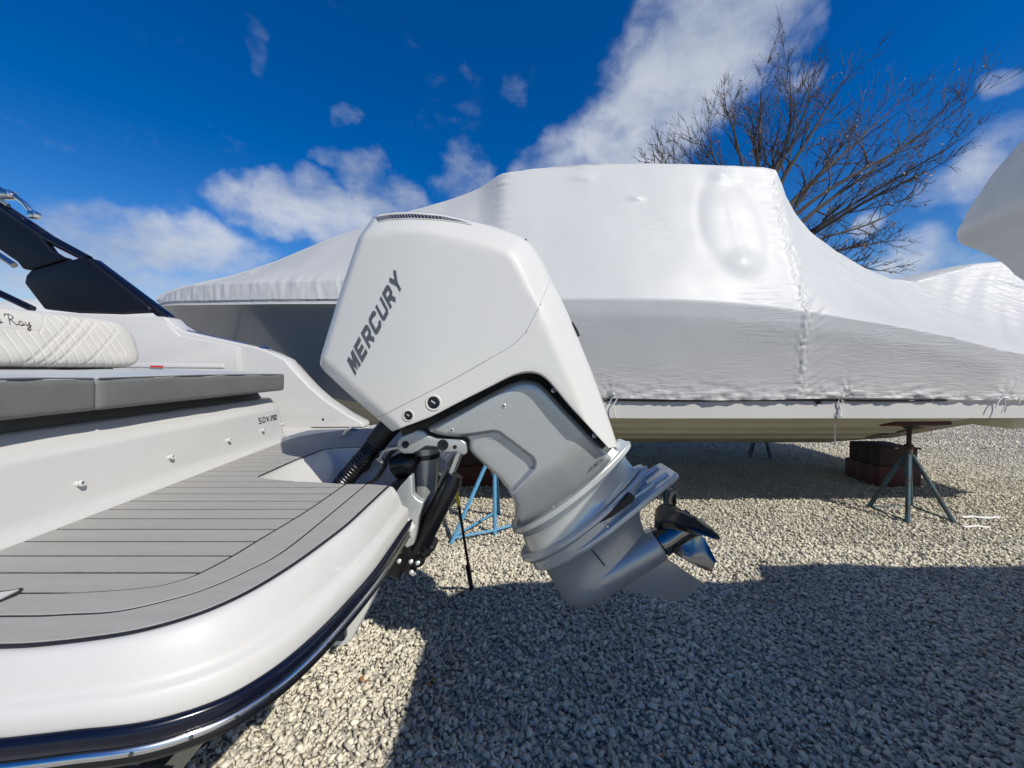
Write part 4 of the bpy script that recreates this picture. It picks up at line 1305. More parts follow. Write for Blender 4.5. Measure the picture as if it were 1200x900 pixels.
for s_ in (0, 1):
    sl_ = px2([(700, 612), (737, 578), (743, 581), (741, 586), (716, 604)], 1.56)
    y0_, y1_ = (YC - .136, YC - .06) if s_ == 0 else (YC + .06, YC + .136)
    MB().prism(sl_, y0_, y1_).build('intake_slot', BLACK, motor, smooth=False)
# anti-ventilation plate: narrow front, square aft end
pf = at(632, 657, YC); pa = at(784, 548.5, YC)
L0 = (pa - pf); LL = L0.length; ax1 = L0.normalized(); ax2 = Vector((-ax1.z, 0, ax1.x))
plan = [(0, .0), (.004, .035), (.03, .085), (.10, .125), (.22, .146), (.34, .146), (.45, .130), (LL - .03, .100), (LL, .085)]
def plate(name, scale, t0, t1, material, bev):
    pts = [(s, w * scale) for s, w in plan] + [(s, -w * scale) for s, w in reversed(plan[1:])]
    n = len(pts); V = []
    for t in (t0, t1):
        for s, w in pts:
            q = pf + ax1 * s + ax2 * t; V.append((q.x, YC - w, q.z))
    F = [tuple(range(n)), tuple(range(2 * n - 1, n - 1, -1))] + [(i, i + n, (i + 1) % n + n, (i + 1) % n) for i in range(n)]
    return mesh_obj(name, V, F, material, motor, bevel=bev, bseg=3, angle=40)
avp = plate('ventilation_plate', 1.0, -.020, .006, SILVER_LIGHT, .006)
# raised web from the leg down onto the plate on each side, leaving the dark intake slot above it
for s in (-1, 1):
    for a, b, w in (((.02, .03), (.30, .055), .10), ((.30, .055), (LL - .10, .05), .075)):
        V = []; 
        for (q, h) in (a, b):
            for dw in (0, .012):
                for hh in (.004, h * .42):
                    p = pf + ax1 * q + ax2 * hh; V.append((p.x, YC + s * (w - dw), p.z))
        mesh_obj('plate_web', V, [(0, 1, 5, 4), (2, 6, 7, 3), (1, 3, 7, 5), (0, 4, 6, 2), (0, 2, 3, 1), (4, 5, 7, 6)], SILVER_LIGHT, avp, bevel=.003)
    p0 = pf + ax1 * (LL - .16) + ax2 * .012; p1 = pf + ax1 * (LL - .03) + ax2 * .010
    V, F = tube_geo([(p0.x, YC + s * .045, p0.z), (p1.x, YC + s * .06, p1.z)], .011, 8); mesh_obj('plate_rib', V, F, SILVER_LIGHT, avp)
    # studs and nuts on the flange
    for q in (.05, .15, .165, .34):
        p = pf + ax1 * q + ax2 * .006
        wv = np.interp(q, [x for x, _ in plan], [w for _, w in plan]) - .02
        V, F = lathe((p.x, YC + s * wv, p.z), ax2, [(0, .010), (.010, .010), (.012, .006), (.020, .006), (.021, .003)], 10); mesh_obj('flange_nut', V, F, CHROME, avp)
for t in (.1, .3, .52, .72, .92):
    for s in (-1, 1):
        f = at(604, 606, YC); a = at(728, 516, YC); p = f.lerp(a, t)
        hw = .140 * 2.32 * t ** .5 * (1 - t) ** .75
        V, F = lathe((p.x + .004, YC + s * hw, p.z + .002), ax2, [(-.014, .007), (.008, .007), (.012, .004)], 10); mesh_obj('flange_bolt', V, F, SILVER_LIGHT, leg)
# gearcase strut and torpedo
gear = ring_loft([plan_ring((637, 662), (752, 584), .074), plan_ring((640, 668), (750, 594), .066), plan_ring((645, 677), (750, 606), .061), plan_ring((651, 687), (753, 618), .062), plan_ring((656.5, 696), (757, 629), .068), plan_ring((660.5, 701.5), (762, 639), .074), plan_ring((665, 706), (766, 647), .073), plan_ring((671, 709.5), (769, 653), .064), plan_ring((679, 711.5), (770, 657), .046), plan_ring((690, 711.5), (768, 660), .016)], 'gearcase', SILVER, motor, angle=60)
ta = at(659, 702.8, YC); tb = at(771, 636.5, YC)
td = (tb - ta).normalized(); TL = (tb - ta).length
prof = [(0, .004), (.004, .020), (.014, .037), (.03, .051), (.055, .064), (.09, .0735), (.14, .0775), (.22, .0770), (TL - .05, .0755), (TL - .012, .0725), (TL - .002, .0715), (TL, .069), (TL + .001, .055), (TL - .02, .053)]
prof = [(.10, .02), (.11, .045), (.13, .060), (.16, .070), (.20, .0755)] + prof[7:]
V, F = lathe(ta, td, prof, 48); mesh_obj('torpedo', V, F, SILVER, motor, angle=50)
tn = Vector((-td.z, 0, td.x))
sk_px = [(723, 662), (776, 640), (782, 655), (823, 682.5), (821, 685), (798, 703), (793, 704), (770, 700), (733, 691.5), (700, 690)]
MB().prism(px2(sk_px, YC), YC - .008, YC + .008).build('skeg', SILVER, motor, bevel=.005, bseg=2, angle=30)
inl = MB()
for k in range(8):
    u, v = 694 + k * 2.0, 645 + k * 2.45
    Y = YC - .068
    p = at(u, v, Y); inl.box((p.x - .003, Y - .004, p.z - .0022), (p.x + .003, Y + .01, p.z + .0022))
inl.build('water_inlets', INK, gear, smooth=False)

# propeller
pc = tb + td * .098
V, F = lathe(tb, td, [(.002, .045), (.006, .064), (.012, .065), (.05, .060), (.10, .054), (.16, .056), (.185, .062), (.186, .052), (.15, .046)], 40)
prop = mesh_obj('propeller', V, F, DARK_STEEL, motor, angle=40)
V, F = lathe(tb + td * .145, td, [(0, .045), (.02, .044), (.021, .012), (.045, .012), (.046, .004)], 20); mesh_obj('prop_nut', V, F, BLACK_GLOSS, prop)
side = Vector((0, -1, 0))
def blade(psi):
    V = []; F = []; nr, nc = 12, 12
    pitch = .43
    for sfc in (0, 1):
        for i in range(nr):
            f = i / (nr - 1); r = .045 + .160 * f
            span = R(98) * (1 - .08 * f) * math.sqrt(max(.0, 1 - max(0, (f - .45) / .55) ** 2.6)) + R(3)
            for j in range(nc):
                g_ = j / (nc - 1) - .5
                th = psi + span * g_ + R(16) * f
                sx = pitch * (span * g_) / (2 * math.pi) * (1.0) - .016 + .085 * f ** 1.4
                sx += .012 * max(0, g_) ** 2 * 4 * (f > .3)
                tk = .0042 * (1 - .6 * f) * (1 - (2 * g_) ** 2) + .0007
                n_ = td * (math.cos(.9)) 
                q = pc + tn * (math.cos(th) * r) + side * (math.sin(th) * r) + td * (sx + (tk if sfc else -tk))
                V.append(q)
    o = nr * nc
    for i in range(nr - 1):
        for j in range(nc - 1):
            a = i * nc + j
            F.append((a, a + 1, a + nc + 1, a + nc)); F.append((o + a, o + a + nc, o + a + nc + 1, o + a + 1))
    ring = [j for j in range(nc)] + [i * nc + nc - 1 for i in range(1, nr)] + [(nr - 1) * nc + j for j in range(nc - 2, -1, -1)] + [i * nc for i in range(nr - 2, 0, -1)]
    for a, b in zip(ring, ring[1:] + ring[:1]): F.append((a, b, o + b, o + a))
    return mesh_obj('blade', V, F, DARK_STEEL, prop, angle=50)
for k in range(3): blade(R(42) + k * math.pi * 2 / 3)

# ---- swivel, clamp bracket, trim ram, rigging
def Pm(u, v, Y): return at(u, v, Y)
arm_px = [(466.5, 521), (467.5, 515), (472, 510.5), (482, 506.5), (490, 503), (497, 504), (503, 510), (512, 513.5), (541, 514.5), (546.5, 518), (547.5, 531), (543, 533), (536, 529), (522, 529.5), (512, 523), (500, 522), (492, 527), (484, 531), (474, 531), (468, 527)]
arm = MB().prism(px2(arm_px, 1.50), 1.485, 1.545).build('mount_arm', SILVER, motor, bevel=.006, bseg=3, angle=40)
MB().prism(px2(arm_px, 1.50), 2 * YC - 1.545, 2 * YC - 1.485).build('mount_arm', SILVER, motor, bevel=.006, bseg=3, angle=40)
for u, v, r in ((475, 521, .0145), (519, 521.5, .022), (533, 524, .008)):
    c = Pm(u, v, 1.484); V, F = lathe(c + Vector((0, .004, 0)), (0, -1, 0), [(0, r), (.0045, r), (.005, r * .8), (.003, r * .55)], 20); mesh_obj('pivot_bore', V, F, BLACK, arm)
V, F = tube_geo([Pm(497, 524, YC), Pm(497.5, 560, YC), Pm(495, 600, YC), Pm(490, 636, YC)], [.064, .062, .058, .05], 24); mesh_obj('swivel_tube', V, F, SILVER, motor)
V, F = tube_geo([Pm(497, 531, YC), Pm(497.2, 536, YC)], .069, 24); mesh_obj('swivel_collar', V, F, BLACK_GLOSS, motor)
br_px = [(470, 569), (478, 560), (481, 556), (484, 556), (485, 578), (491, 584), (497.5, 587), (492, 604), (489, 624), (486, 636), (478, 640), (471, 628), (466, 600), (464, 578)]
for y0 in (1.47, 2 * YC - 1.47 - .045):
    bk = MB().prism(px2(br_px, 1.49), y0, y0 + .045).build('clamp_bracket', SILVER_LIGHT, motor, bevel=.008, bseg=3, angle=40)
for u, v in ((472, 612), (469, 590)):
    c = Pm(u, v, 1.47); V, F = lathe(c + Vector((0, .004, 0)), (0, -1, 0), [(0, .007), (.008, .007), (.009, .004)], 10); mesh_obj('bracket_bolt', V, F, CHROME, motor)
MB().prism(px2([(464, 560), (487, 556), (489, 640), (474, 668), (462, 664), (458, 600)], 1.60), 1.52, 1.84).build('swivel_block', BLACK_GLOSS, motor, bevel=.012)
V, F = tube_geo([Pm(533, 556, 1.56), Pm(530, 564, 1.56), Pm(484, 652, 1.56), Pm(481, 658, 1.56)], [.030, .040, .044, .036], 20); mesh_obj('trim_ram', V, F, BLACK_GLOSS, motor)
V, F = tube_geo([Pm(533, 556, 1.80), Pm(484, 652, 1.80)], .04, 16); mesh_obj('trim_ram', V, F, BLACK_GLOSS, motor)
for Yr in (1.56, 1.80):
    V, F = tube_geo([Pm(542, 522, Yr), Pm(523, 569, Yr)], .0145, 14); mesh_obj('ram_rod', V, F, CHROME, motor)
V, F = tube_geo([Pm(531, 545, 1.66), Pm(521, 568, 1.66)], .012, 12); mesh_obj('ram_rod', V, F, DARK_STEEL, motor)
mb = MB()
for u, v, r in ((470, 657, .036), (480, 662, .034), (490, 655, .030), (464, 650, .026), (500, 645, .022), (506, 640, .018)):
    V, F = lathe(Pm(u, v, 1.55) + Vector((0, .05, 0)), (0, -1, 0), [(0, r), (.06, r), (.075, r * .8), (.08, r * .4)], 18); mb.add(V, F)
mb.build('lower_pivot', BLACK_GLOSS, motor)
for u, v in ((467, 659), (481, 659.5), (489, 661), (481.5, 672)):
    V, F = lathe(Pm(u, v, 1.49) + Vector((0, .012, 0)), (0, -1, .2), [(0, .009), (.01, .009), (.013, .005)], 10); mesh_obj('pivot_nut', V, F, SILVER_LIGHT, motor)
V, F = tube_geo([Pm(483, 674, 1.5), Pm(487, 672, 1.5)], .006, 8); mesh_obj('zinc_anode', V, F, SILVER_LIGHT, motor)
# black trim pump and hydraulic lines behind the arm
V, F = lathe(Pm(462, 548, 1.60), (.9, -.2, .35), [(0, .02), (.01, .05), (.07, .052), (.09, .04), (.11, .02)], 20); mesh_obj('trim_pump', V, F, BLACK_GLOSS, motor)
V, F = tube_geo(spline([Pm(430, 568, 1.62), Pm(440, 562, 1.6), Pm(450, 548, 1.58), Pm(455, 535, 1.57), Pm(466, 524, 1.56)], 20), .009, 8); mesh_obj('hydraulic_hose', V, F, BLACK, motor)
V, F = tube_geo(spline([Pm(444, 540, 1.55), Pm(452, 528, 1.55), Pm(468, 524, 1.52)], 12), .007, 8); mesh_obj('hydraulic_hose', V, F, SILVER, motor)
V, F = lathe(Pm(446, 538, 1.56), (-.4, -.4, .6), [(-.016, .010), (.0, .013), (.016, .010)], 12); mesh_obj('hose_fitting', V, F, CHROME, motor)
# rigging: ribbed hose from the well, then a smooth sleeve up under the cowl
hp_ = spline([Pm(398, 572, 1.64), Pm(404, 563, 1.63), Pm(415, 550, 1.62), Pm(430, 533, 1.61), Pm(442, 517, 1.60)], 130)
rad = [.036 + .0035 * math.sin(i * 2 * math.pi / 6.2) for i in range(130)]
V, F = tube_geo(hp_, rad, 18); mesh_obj('ribbed_hose', V, F, BLACK_GLOSS, motor, angle=60)
V, F = tube_geo(spline([Pm(440, 520, 1.60), Pm(452, 505, 1.60), Pm(470, 487, 1.60)], 10), [.044] * 10, 18); mesh_obj('hose_sleeve', V, F, BLACK, motor)
V, F = lathe(Pm(422, 543, 1.90), (-.1, -.8, .1), [(-.02, .05), (.01, .05), (.016, .04), (.012, .03)], 20); mesh_obj('well_grommet', V, F, BLACK, boat)
# ------------------------------------------------------------------ wrapped cruiser
CY = 5.40
cruiser = thing('wrapped_cruiser', 'big cruiser in white shrink wrap standing on blocks behind the outboard motor', 'boat', (0.5, CY, 0))
def smooth01(a, b, x):
    t = min(1, max(0, (x - a) / (b - a))); return t * t * (3 - 2 * t)
def curve(xs, vals):
    xs = np.array(xs, float); vals = np.array(vals, float)
    # monotone-ish cubic: finite-difference Hermite
    d = np.gradient(vals, xs)
    def f(x):
        x = np.clip(x, xs[0], xs[-1]); i = np.clip(np.searchsorted(xs, x) - 1, 0, len(xs) - 2)
        h = xs[i + 1] - xs[i]; t = (x - xs[i]) / h
        return ((2 * t**3 - 3 * t**2 + 1) * vals[i] + (t**3 - 2 * t**2 + t) * h * d[i] + (-2 * t**3 + 3 * t**2) * vals[i + 1] + (t**3 - t**2) * h * d[i + 1])
    return f
SX = [-4.95, -4.5, -3.8, -3, -2, -1, 0, 1, 2, 3, 4, 4.8, 5.6, 6.2, 6.8]
f_hs = curve(SX, [.03, .42, .80, 1.14, 1.47, 1.69, 1.80, 1.85, 1.86, 1.85, 1.82, 1.78, 1.74, 1.70, 1.60])
f_zs = curve(SX, [2.45, 2.43, 2.38, 2.33, 2.28, 2.24, 2.22, 2.205, 2.165, 2.05, 1.88, 1.70, 1.62, 1.60, 1.58])
f_hc = curve(SX, [.01, .06, .26, .58, 1.0, 1.36, 1.56, 1.64, 1.66, 1.66, 1.66, 1.64, 1.62, 1.6, 1.55])
f_zc = curve(SX, [2.0, 1.75, 1.52, 1.36, 1.22, 1.13, 1.09, 1.08, 1.08, 1.08, 1.08, 1.08, 1.08, 1.08, 1.08])
f_zk = curve(SX[:12], [2.3, 1.55, 1.10, .85, .66, .58, .545, .535, .53, .53, .53, .53])
TX = [-4.95, -4.75, -4.4, -3.8, -3.1, -2.4, -1.9, -1.3, -.8, -.55, -.36, -.12, .2, .8, 1.6, 2.4, 2.66, 2.80, 2.88, 2.98, 3.15, 3.4, 3.8, 4.2, 4.55, 4.85, 5.2, 5.6, 5.9, 6.3, 6.8]
TH = [.02, .05, .10, .17, .26, .38, .46, .58, .72, .82, .90, 1.02, 1.06, 1.10, 1.10, 1.10, 1.10, 1.09, 1.07, 1.02, .97, .92, .86, .80, .76, .74, .74, .76, .78, .8, .7]
TZ = [2.52, 2.60, 2.68, 2.80, 2.99, 3.22, 3.36, 3.50, 3.575, 3.61, 3.65, 3.735, 3.765, 3.79, 3.80, 3.775, 3.765, 3.74, 3.62, 3.50, 3.34, 3.16, 2.93, 2.75, 2.63, 2.60, 2.70, 2.81, 2.83, 2.76, 2.40]
f_ht = lambda x: np.interp(x, TX, TH) + .16 * (smooth01(-.4, 0, float(x)) - smooth01(2.8, 3.6, float(x)))
f_zt = lambda x: np.interp(x, TX, TZ) - .07 * (smooth01(-.4, 0, float(x)) - smooth01(2.8, 3.6, float(x)))

xs = list(np.arange(-4.95, -1.2, .02)) + list(np.arange(-1.2, .4, .05)) + list(np.arange(.4, 2.5, .016)) + list(np.arange(2.5, 3.4, .011)) + list(np.arange(3.4, 6.8, .018)) + [6.8]
def smooth_table(vals, sig, keep=None):
    return vals
N1, N2, N3 = 44, 84, 14
def wrap_section(X):
    hs, zs, hc, zc, ht, zt = (float(f(X)) for f in (f_hs, f_zs, f_hc, f_zc, f_ht, f_zt))
    k = smooth01(-1.3, .5, X)
    zh = (zs - .055) * (1 - k) + (1.275 + .012 * math.sin(X * 2.3)) * k
    hh = hs + .006 + (hc + .03 - hs) * k * ((zs - zh) / max(.1, zs - zc))
    # shoulder above the sheer
    ks = 1 - smooth01(-1.0, .4, X)
    sh = min(.20, (zt - zs) * .5) * ks
    a, b, c, d, e = (hh, zh), (hs, zs), (hs - .05 * ks, zs + sh + .001), (ht, zt), (0, zt + .07)
    return a, b, c, d, e
rows = []
wv = []
for X in xs:
    a, b, c, d, e = wrap_section(X)
    sec = []
    for i in range(N1):
        t = i / N1; bow = -.012 * math.sin(t * math.pi)
        sec.append((a[0] + (b[0] - a[0]) * t + bow, a[1] + (b[1] - a[1]) * t, 0, t))
    sh = c[1] - b[1]
    n_s = 10
    for i in range(N2):
        t = i / (N2 - 1)
        if sh > .01:
            L1 = sh; L2 = math.hypot(c[0] - d[0], d[1] - c[1])
            q = t * (L1 + L2)
            if q < L1: h, z = b[0] + (c[0] - b[0]) * q / L1, b[1] + sh * q / L1
            else:
                s = (q - L1) / L2; h, z = c[0] + (d[0] - c[0]) * s, c[1] + (d[1] - c[1]) * s
        else:
            h, z = b[0] + (d[0] - b[0]) * t, b[1] + (d[1] - b[1]) * t
        # film pulled tight between sheer and roof: slightly hollow, more so aft
        hollow = .05 * math.sin(t * math.pi) * smooth01(2.5, 3.6, X) + .015 * math.sin(t * math.pi)
        sec.append((h - hollow, z - hollow * .5, 1, t))
    for i in range(1, N3):
        t = i / (N3 - 1); th = t * math.pi / 2
        sec.append((d[0] * math.cos(th) ** .9 if t < 1 else 0.0, d[1] + (e[1] - d[1]) * math.sin(th), 2, t))
    rows.append(sec)
def wrinkle(X, Z, zone, t):
    """displacement of the film, outward"""
    w = 0.0
    # welded seams
    seam_x = 2.76 - .05 * math.sin((Z - 1.3) * 1.4)
    ds = abs(X - seam_x)
    if ds < .3 and zone < 2:
        a = math.exp(-(ds / .05) ** 2)
        w += a * (.016 * fnoise(X * 22, Z * 30, 1) + .011 * fnoise(X * 44, Z * 50, 2) + .006)
        if X > seam_x: w += .010 * math.exp(-((X - seam_x - .12) / .10) ** 2) * fnoise((X + Z * .8) * 3, (Z - X * .75) * 26, 5)
        else: w += .004 * math.exp(-((X - seam_x + .10) / .08) ** 2) * fnoise(X * 6, Z * 30, 7)
    d2 = abs(X + .10)
    if d2 < .25 and Z > 2.9:
        w += math.exp(-(d2 / .05) ** 2) * (.014 * fnoise(X * 22, Z * 26, 3) + .005) + .012 * math.exp(-(d2 / .12) ** 2) * fnoise(X * 14 + Z * 6, Z * 22, 4)
    # hem gathers
    if zone == 0:
        k = smooth01(-1.3, .5, X)
        hz = t * (Z if False else 1.0)
        low = math.exp(-(t * .93 / .085) ** 2) * k
        mid = math.exp(-((t * .93 - .06) / .13) ** 2) * k
        patch = max(0, .35 + fnoise(X * 1.7, 9.0, 1.0))
        w += low * (.018 * fnoise(X * 7, Z * 22, 2) + .013 * fnoise(X * 20, Z * 40, 3) + .006)
        w += mid * patch * (.026 * fnoise(X * 5 + Z * 5, Z * 22 - X * 4, 8) + .012 * fnoise(X * 14, Z * 40, 6))
        # ties drawing the film together
        for tx in (.93, 3.2, 4.78):
            dd = math.hypot((X - tx), (Z - 1.30))
            if dd < .42:
                ang = math.atan2(Z - 1.30, X - tx)
                w += .008 * math.exp(-(dd / .13) ** 2) * math.sin(ang * 11 + fnoise(X * 8, Z * 8) * 5) - .012 * math.exp(-(dd / .05) ** 2)
        if X < -1.0: w += .006 * fnoise(X * 26, t * 2, 3)
    if zone == 1:
        # bow pleats just above the sheer
        kb = 1 - smooth01(-1.6, -.2, X)
        if kb > 0:
            p = math.exp(-((t - .10) / .13) ** 2)
            w += kb * p * (.013 * fnoise(X * 13 + Z * 4, Z * 3, 4) + .006 * fnoise(X * 34 + Z * 9, Z * 5, 5))
        # long drag lines aft
        ka = smooth01(3.0, 3.9, X) 
        if ka > 0:
            w += ka * (.020 * fnoise((X - 1.6 * Z) * .8, (Z + X * .62) * 17, 2) * max(0, .30 + fnoise(X * 1.3, Z * 1.3, 6)) * 1.9)
            w += ka * smooth01(4.7, 5.4, X) * .013 * fnoise((X - Z) * 6.5, (Z + X) * .8, 3)
        # roofline fold marks
        if t > .93 and -.2 < X < 2.8: w += .008 * (t - .93) / .07 * fnoise(X * 10 + 3, Z * 10, 2) * max(0, fnoise(X * 1.1, 4.2) + .3)
    # broad tension undulation
    w += .018 * fnoise(X * .8, Z * .9, 11) + .004 * fnoise(X * 3.1, Z * 3.3, 12)
    # what presses from inside: an upright frame with a foot, a small knob
    bx_, bz_ = X - 2.20, Z - 2.95
    e = (bx_ / .27) ** 2 + (bz_ / .50) ** 2
    if zone == 1:
        w += .011 * (1 - smooth01(.3, 1.6, e)) - .004 * math.exp(-((e - 1.7) / .5) ** 2) * smooth01(-.2, .4, bz_ - bx_)
        w += .024 * math.exp(-((bx_ - .0) / .14) ** 2 - ((Z - 2.56) / .11) ** 2)
        w += .004 * math.exp(-((bx_) / .05) ** 2) * smooth01(2.5, 2.7, Z) * (1 - smooth01(3.1, 3.4, Z))
        w += .025 * math.exp(-((bx_ + .02) / .12) ** 2 - ((Z - 3.58) / .08) ** 2)
        w += .022 * math.exp(-((X - 1.26) / .07) ** 2 - ((Z - 3.30) / .026) ** 2)
        w += .014 * math.exp(-((X - .72) / .12) ** 2 - ((Z - 3.58) / .04) ** 2)
        w += .03 * math.exp(-((X + 3.3) / .09) ** 2 - ((Z - 2.78) / .03) ** 2)
    return w
nS = len(rows[0])
V = []
for X, sec in zip(xs, rows):
    for h, z, zone, t in sec:
        w = wrinkle(X, z, zone, t) if zone < 2 else .012 * fnoise(X * .9, h * 2, 4) + .006 * fnoise(X * 6, h * 6, 4)
        fade = 1.0 if X > -4.7 else max(0, (X + 4.95) / .25)
        w *= fade
        V.append((X, CY - max(h + (w if zone < 2 else 0), 0), z + (w * .45 if zone == 1 else (w if zone == 2 else 0))))
F = []
for i in range(len(xs) - 1):
    for k in range(nS - 1):
        a = i * nS + k; F.append((a, a + nS, a + nS + 1, a + 1))
off = len(V)
cidx = list(range(0, len(xs), 6))
if cidx[-1] != len(xs) - 1: cidx.append(len(xs) - 1)
kidx = list(range(0, nS, 6))
if kidx[-1] != nS - 1: kidx.append(nS - 1)
for i in cidx:
    for k in kidx:
        h, z, zone, t = rows[i][k]; V.append((xs[i], CY + max(h, 0), z))
m = len(kidx)
for i in range(len(cidx) - 1):
    for k in range(m - 1):
        a = off + i * m + k; F.append((a, a + 1, a + m + 1, a + m))
# aft end of the film
endn = [(len(xs) - 1) * nS + k for k in range(nS)]
F.append(tuple(endn + [off + (len(cidx) - 1) * m + k for k in range(m - 2, -1, -1)]))
wrapo = mesh_obj('shrink_wrap', V, F, WRAP, cruiser, angle=70, fix=False)

# hull beneath
def hull_strip(name, rowf, material, x0, x1, step=.1, angle=30, parent=cruiser):
    X_ = np.arange(x0, x1 + 1e-6, step); V = []; F = []; m = None
    for X in X_:
        r = rowf(float(X)); m = len(r)
        V += [(X, CY - h, z) for h, z in r] + [(X, CY + h, z) for h, z in r]
    for i in range(len(X_) - 1):
        for s in (0, m):
            for k in range(m - 1):
                a = i * 2 * m + s + k; q = (a, a + 1, a + 2 * m + 1, a + 2 * m); F.append(q if s == 0 else tuple(reversed(q)))
    # close the stern end
    e = (len(X_) - 1) * 2 * m
    F.append(tuple([e + k for k in range(m)] + [e + m + k for k in range(m - 1, -1, -1)]))
    return mesh_obj(name, V, F, material, parent, angle=angle)
def band_h(X): return .20 * smooth01(-1.4, -.1, X)
hull_strip('topside', lambda X: [(float(f_hs(X)) - .012 - .06 * smooth01(-1.2, -.4, X), float(f_zs(X)) - .004 - .1 * smooth01(-1.2, -.4, X)), ((float(f_hs(X)) * .45 + float(f_hc(X)) * .55) - .02 * (X < 0), float(f_zs(X)) * .5 + (float(f_zc(X)) + band_h(X)) * .5), (float(f_hc(X)) + .012, float(f_zc(X)) + band_h(X) + .002)], HULL_GREY, -4.92, 4.7)
hull_strip('boot_band', lambda X: [(float(f_hc(X)) + .03, float(f_zc(X)) + band_h(X) + .004), (float(f_hc(X)) + .022, float(f_zc(X)) + .004), (float(f_hc(X)) - .03, float(f_zc(X)))], HULL_WHITE, -1.3, 6.3)
def bottom_row(X):
    hc, zc, zk = float(f_hc(X)), float(f_zc(X)), float(f_zk(X))
    r = [(hc - .004, zc - .001)]
    for q, lip in ((.80, 1), (.56, 1), (.32, 1)):
        z = zc + (zk - zc) * (1 - q)
        r += [(hc * q + .02, z + .006), (hc * q, z - .022), (hc * q - .05, z - .006)]
    r.append((0.001, zk))
    return r
hull_strip('hull_bottom', bottom_row, BOTTOM, -4.9, 4.5, angle=20)
# stained stern run and swim platform bracket
MB().add([(4.505, CY - 1.60, 1.07), (4.95, CY - 1.55, 1.07), (5.1, CY - 1.0, .90), (4.50, CY - .9, .80), (4.505, CY + 1.60, 1.07), (4.95, CY + 1.55, 1.07), (5.1, CY + 1.0, .90), (4.50, CY + .9, .80), (4.5, CY, .54), (5.4, CY, .60)],
         [(0, 1, 2, 3), (4, 7, 6, 5), (1, 5, 6, 9, 2), (3, 2, 9, 8), (7, 8, 9, 6)]).build('stern_run', BARNACLE, cruiser, angle=30)
MB().add([(5.08, CY - 1.5, 1.072), (6.25, CY - 1.45, 1.072), (5.9, CY - 1.35, .99), (5.25, CY - 1.4, .93), (5.08, CY + 1.5, 1.072), (6.25, CY + 1.45, 1.072), (5.9, CY + 1.35, .99), (5.25, CY + 1.4, .93)],
         [(0, 1, 2, 3), (7, 6, 5, 4), (1, 5, 6, 2), (3, 2, 6, 7), (0, 3, 7, 4), (0, 4, 5, 1)]).build('platform_bracket', BOTTOM, cruiser, bevel=.02)
# rub strip showing under the hem, scupper, ties
pts = [(X, CY - float(f_hc(X)) - .035, 1.262 + .004 * math.sin(X * 3)) for X in np.linspace(.9, 4.2, 30)]
V, F = tube_geo(pts, .012, 6); mesh_obj('rub_strip', V, F, BLACK, cruiser)
sc_ = at(959.5, 470.5, 3.70)
V, F = lathe(sc_ + Vector((0, .03, 0)), (0, -1, 0), [(0, .026), (.035, .026), (.038, .02), (.03, .015)], 18); mesh_obj('scupper', V, F, BLACK_GLOSS, cruiser)
def strap(pix, Y, r=.006, name='tie_strap'):
    V, F = tube_geo(spline([at(u, v, Y) for u, v in pix], 14), r, 6); return mesh_obj(name, V, F, ROPE, wrapo)
strap([(985, 464), (982, 472), (985, 480), (984, 490)], 3.70, .007)
strap([(985, 466), (988, 474), (983, 484), (987, 489)], 3.695, .005)
strap([(978.5, 495), (978.3, 520)], 3.95, .007)
strap([(1176, 464), (1170, 471), (1167, 478)], 3.68, .006); strap([(1176, 464), (1178, 474), (1174, 484)], 3.68, .006); strap([(1195, 466), (1194, 474)], 3.68, .006)
strap([(724, 466), (719, 476), (722, 490)], 3.70, .005); strap([(720, 462), (712, 476), (709, 484)], 3.70, .004)
for u, v in ((985, 463), (1176, 463), (719, 462)):
    c = at(u, v, 3.69); V, F = lathe(c, (0.3, -1, .2), [(-.02, .006), (-.005, .02), (.008, .014), (.016, .004)], 10); mesh_obj('tie_knot', V, F, WRAP, wrapo)

# ------------------------------------------------------------------ stands and blocks under the cruiser
def stand(name, label, feet, apex, top, colour, post_colour, leg_r, handle=True):
    """feet: ground points; apex: where the legs meet; top: pad height"""
    ax, ay, az = apex
    t = thing(name, label, 'jack stand', (ax, ay, 0), 'jack stands under the wrapped cruiser')
    for i, (x, y) in enumerate(feet):
        V, F = tube_geo([(ax + (x - ax) * .08, ay + (y - ay) * .08, az), (x, y, .012)], leg_r, 10); lg = mesh_obj('leg', V, F, colour, t)
    V, F = tube_geo([(ax, ay, az - .22), (ax, ay, az + .05)], .034, 14); mesh_obj('sleeve', V, F, colour, t)
    V, F = tube_geo([(ax, ay, az - .1), (ax, ay, top - .03)], .021, 12); mesh_obj('screw_post', V, F, post_colour, t)
    if handle:
        V, F = tube_geo([(ax - .20, ay - .05, az + .075), (ax - .1, ay - .02, az + .085), (ax, ay, az + .082), (ax + .16, ay + .03, az + .055)], .010, 8); mesh_obj('handle', V, F, RUST, t)
        V, F = tube_geo([(ax, ay, az + .05), (ax, ay, az + .11)], .036, 8); mesh_obj('jack_nut', V, F, RUST, t)
    # pad: a board tipped to the bottom of the hull
    dz = .06
    pr = [(ax - .29, ay - .14, top - .0), (ax + .29, ay - .14, top - .0), (ax + .29, ay + .14, top - dz), (ax - .29, ay + .14, top - dz)]
    V = [(x, y, z - .035) for x, y, z in pr] + [(x, y, z) for x, y, z in pr]
    mesh_obj('pad', V, [(0, 3, 2, 1), (4, 5, 6, 7), (0, 1, 5, 4), (1, 2, 6, 5), (2, 3, 7, 6), (3, 0, 4, 7)], RUST_RED, t, bevel=.006)
    V, F = tube_geo([(ax, ay, top - .10), (ax, ay, top - .045)], [.03, .10], 12); mesh_obj('pad_cup', V, F, BLACK, t)
    # chain or brace round the feet
    return t
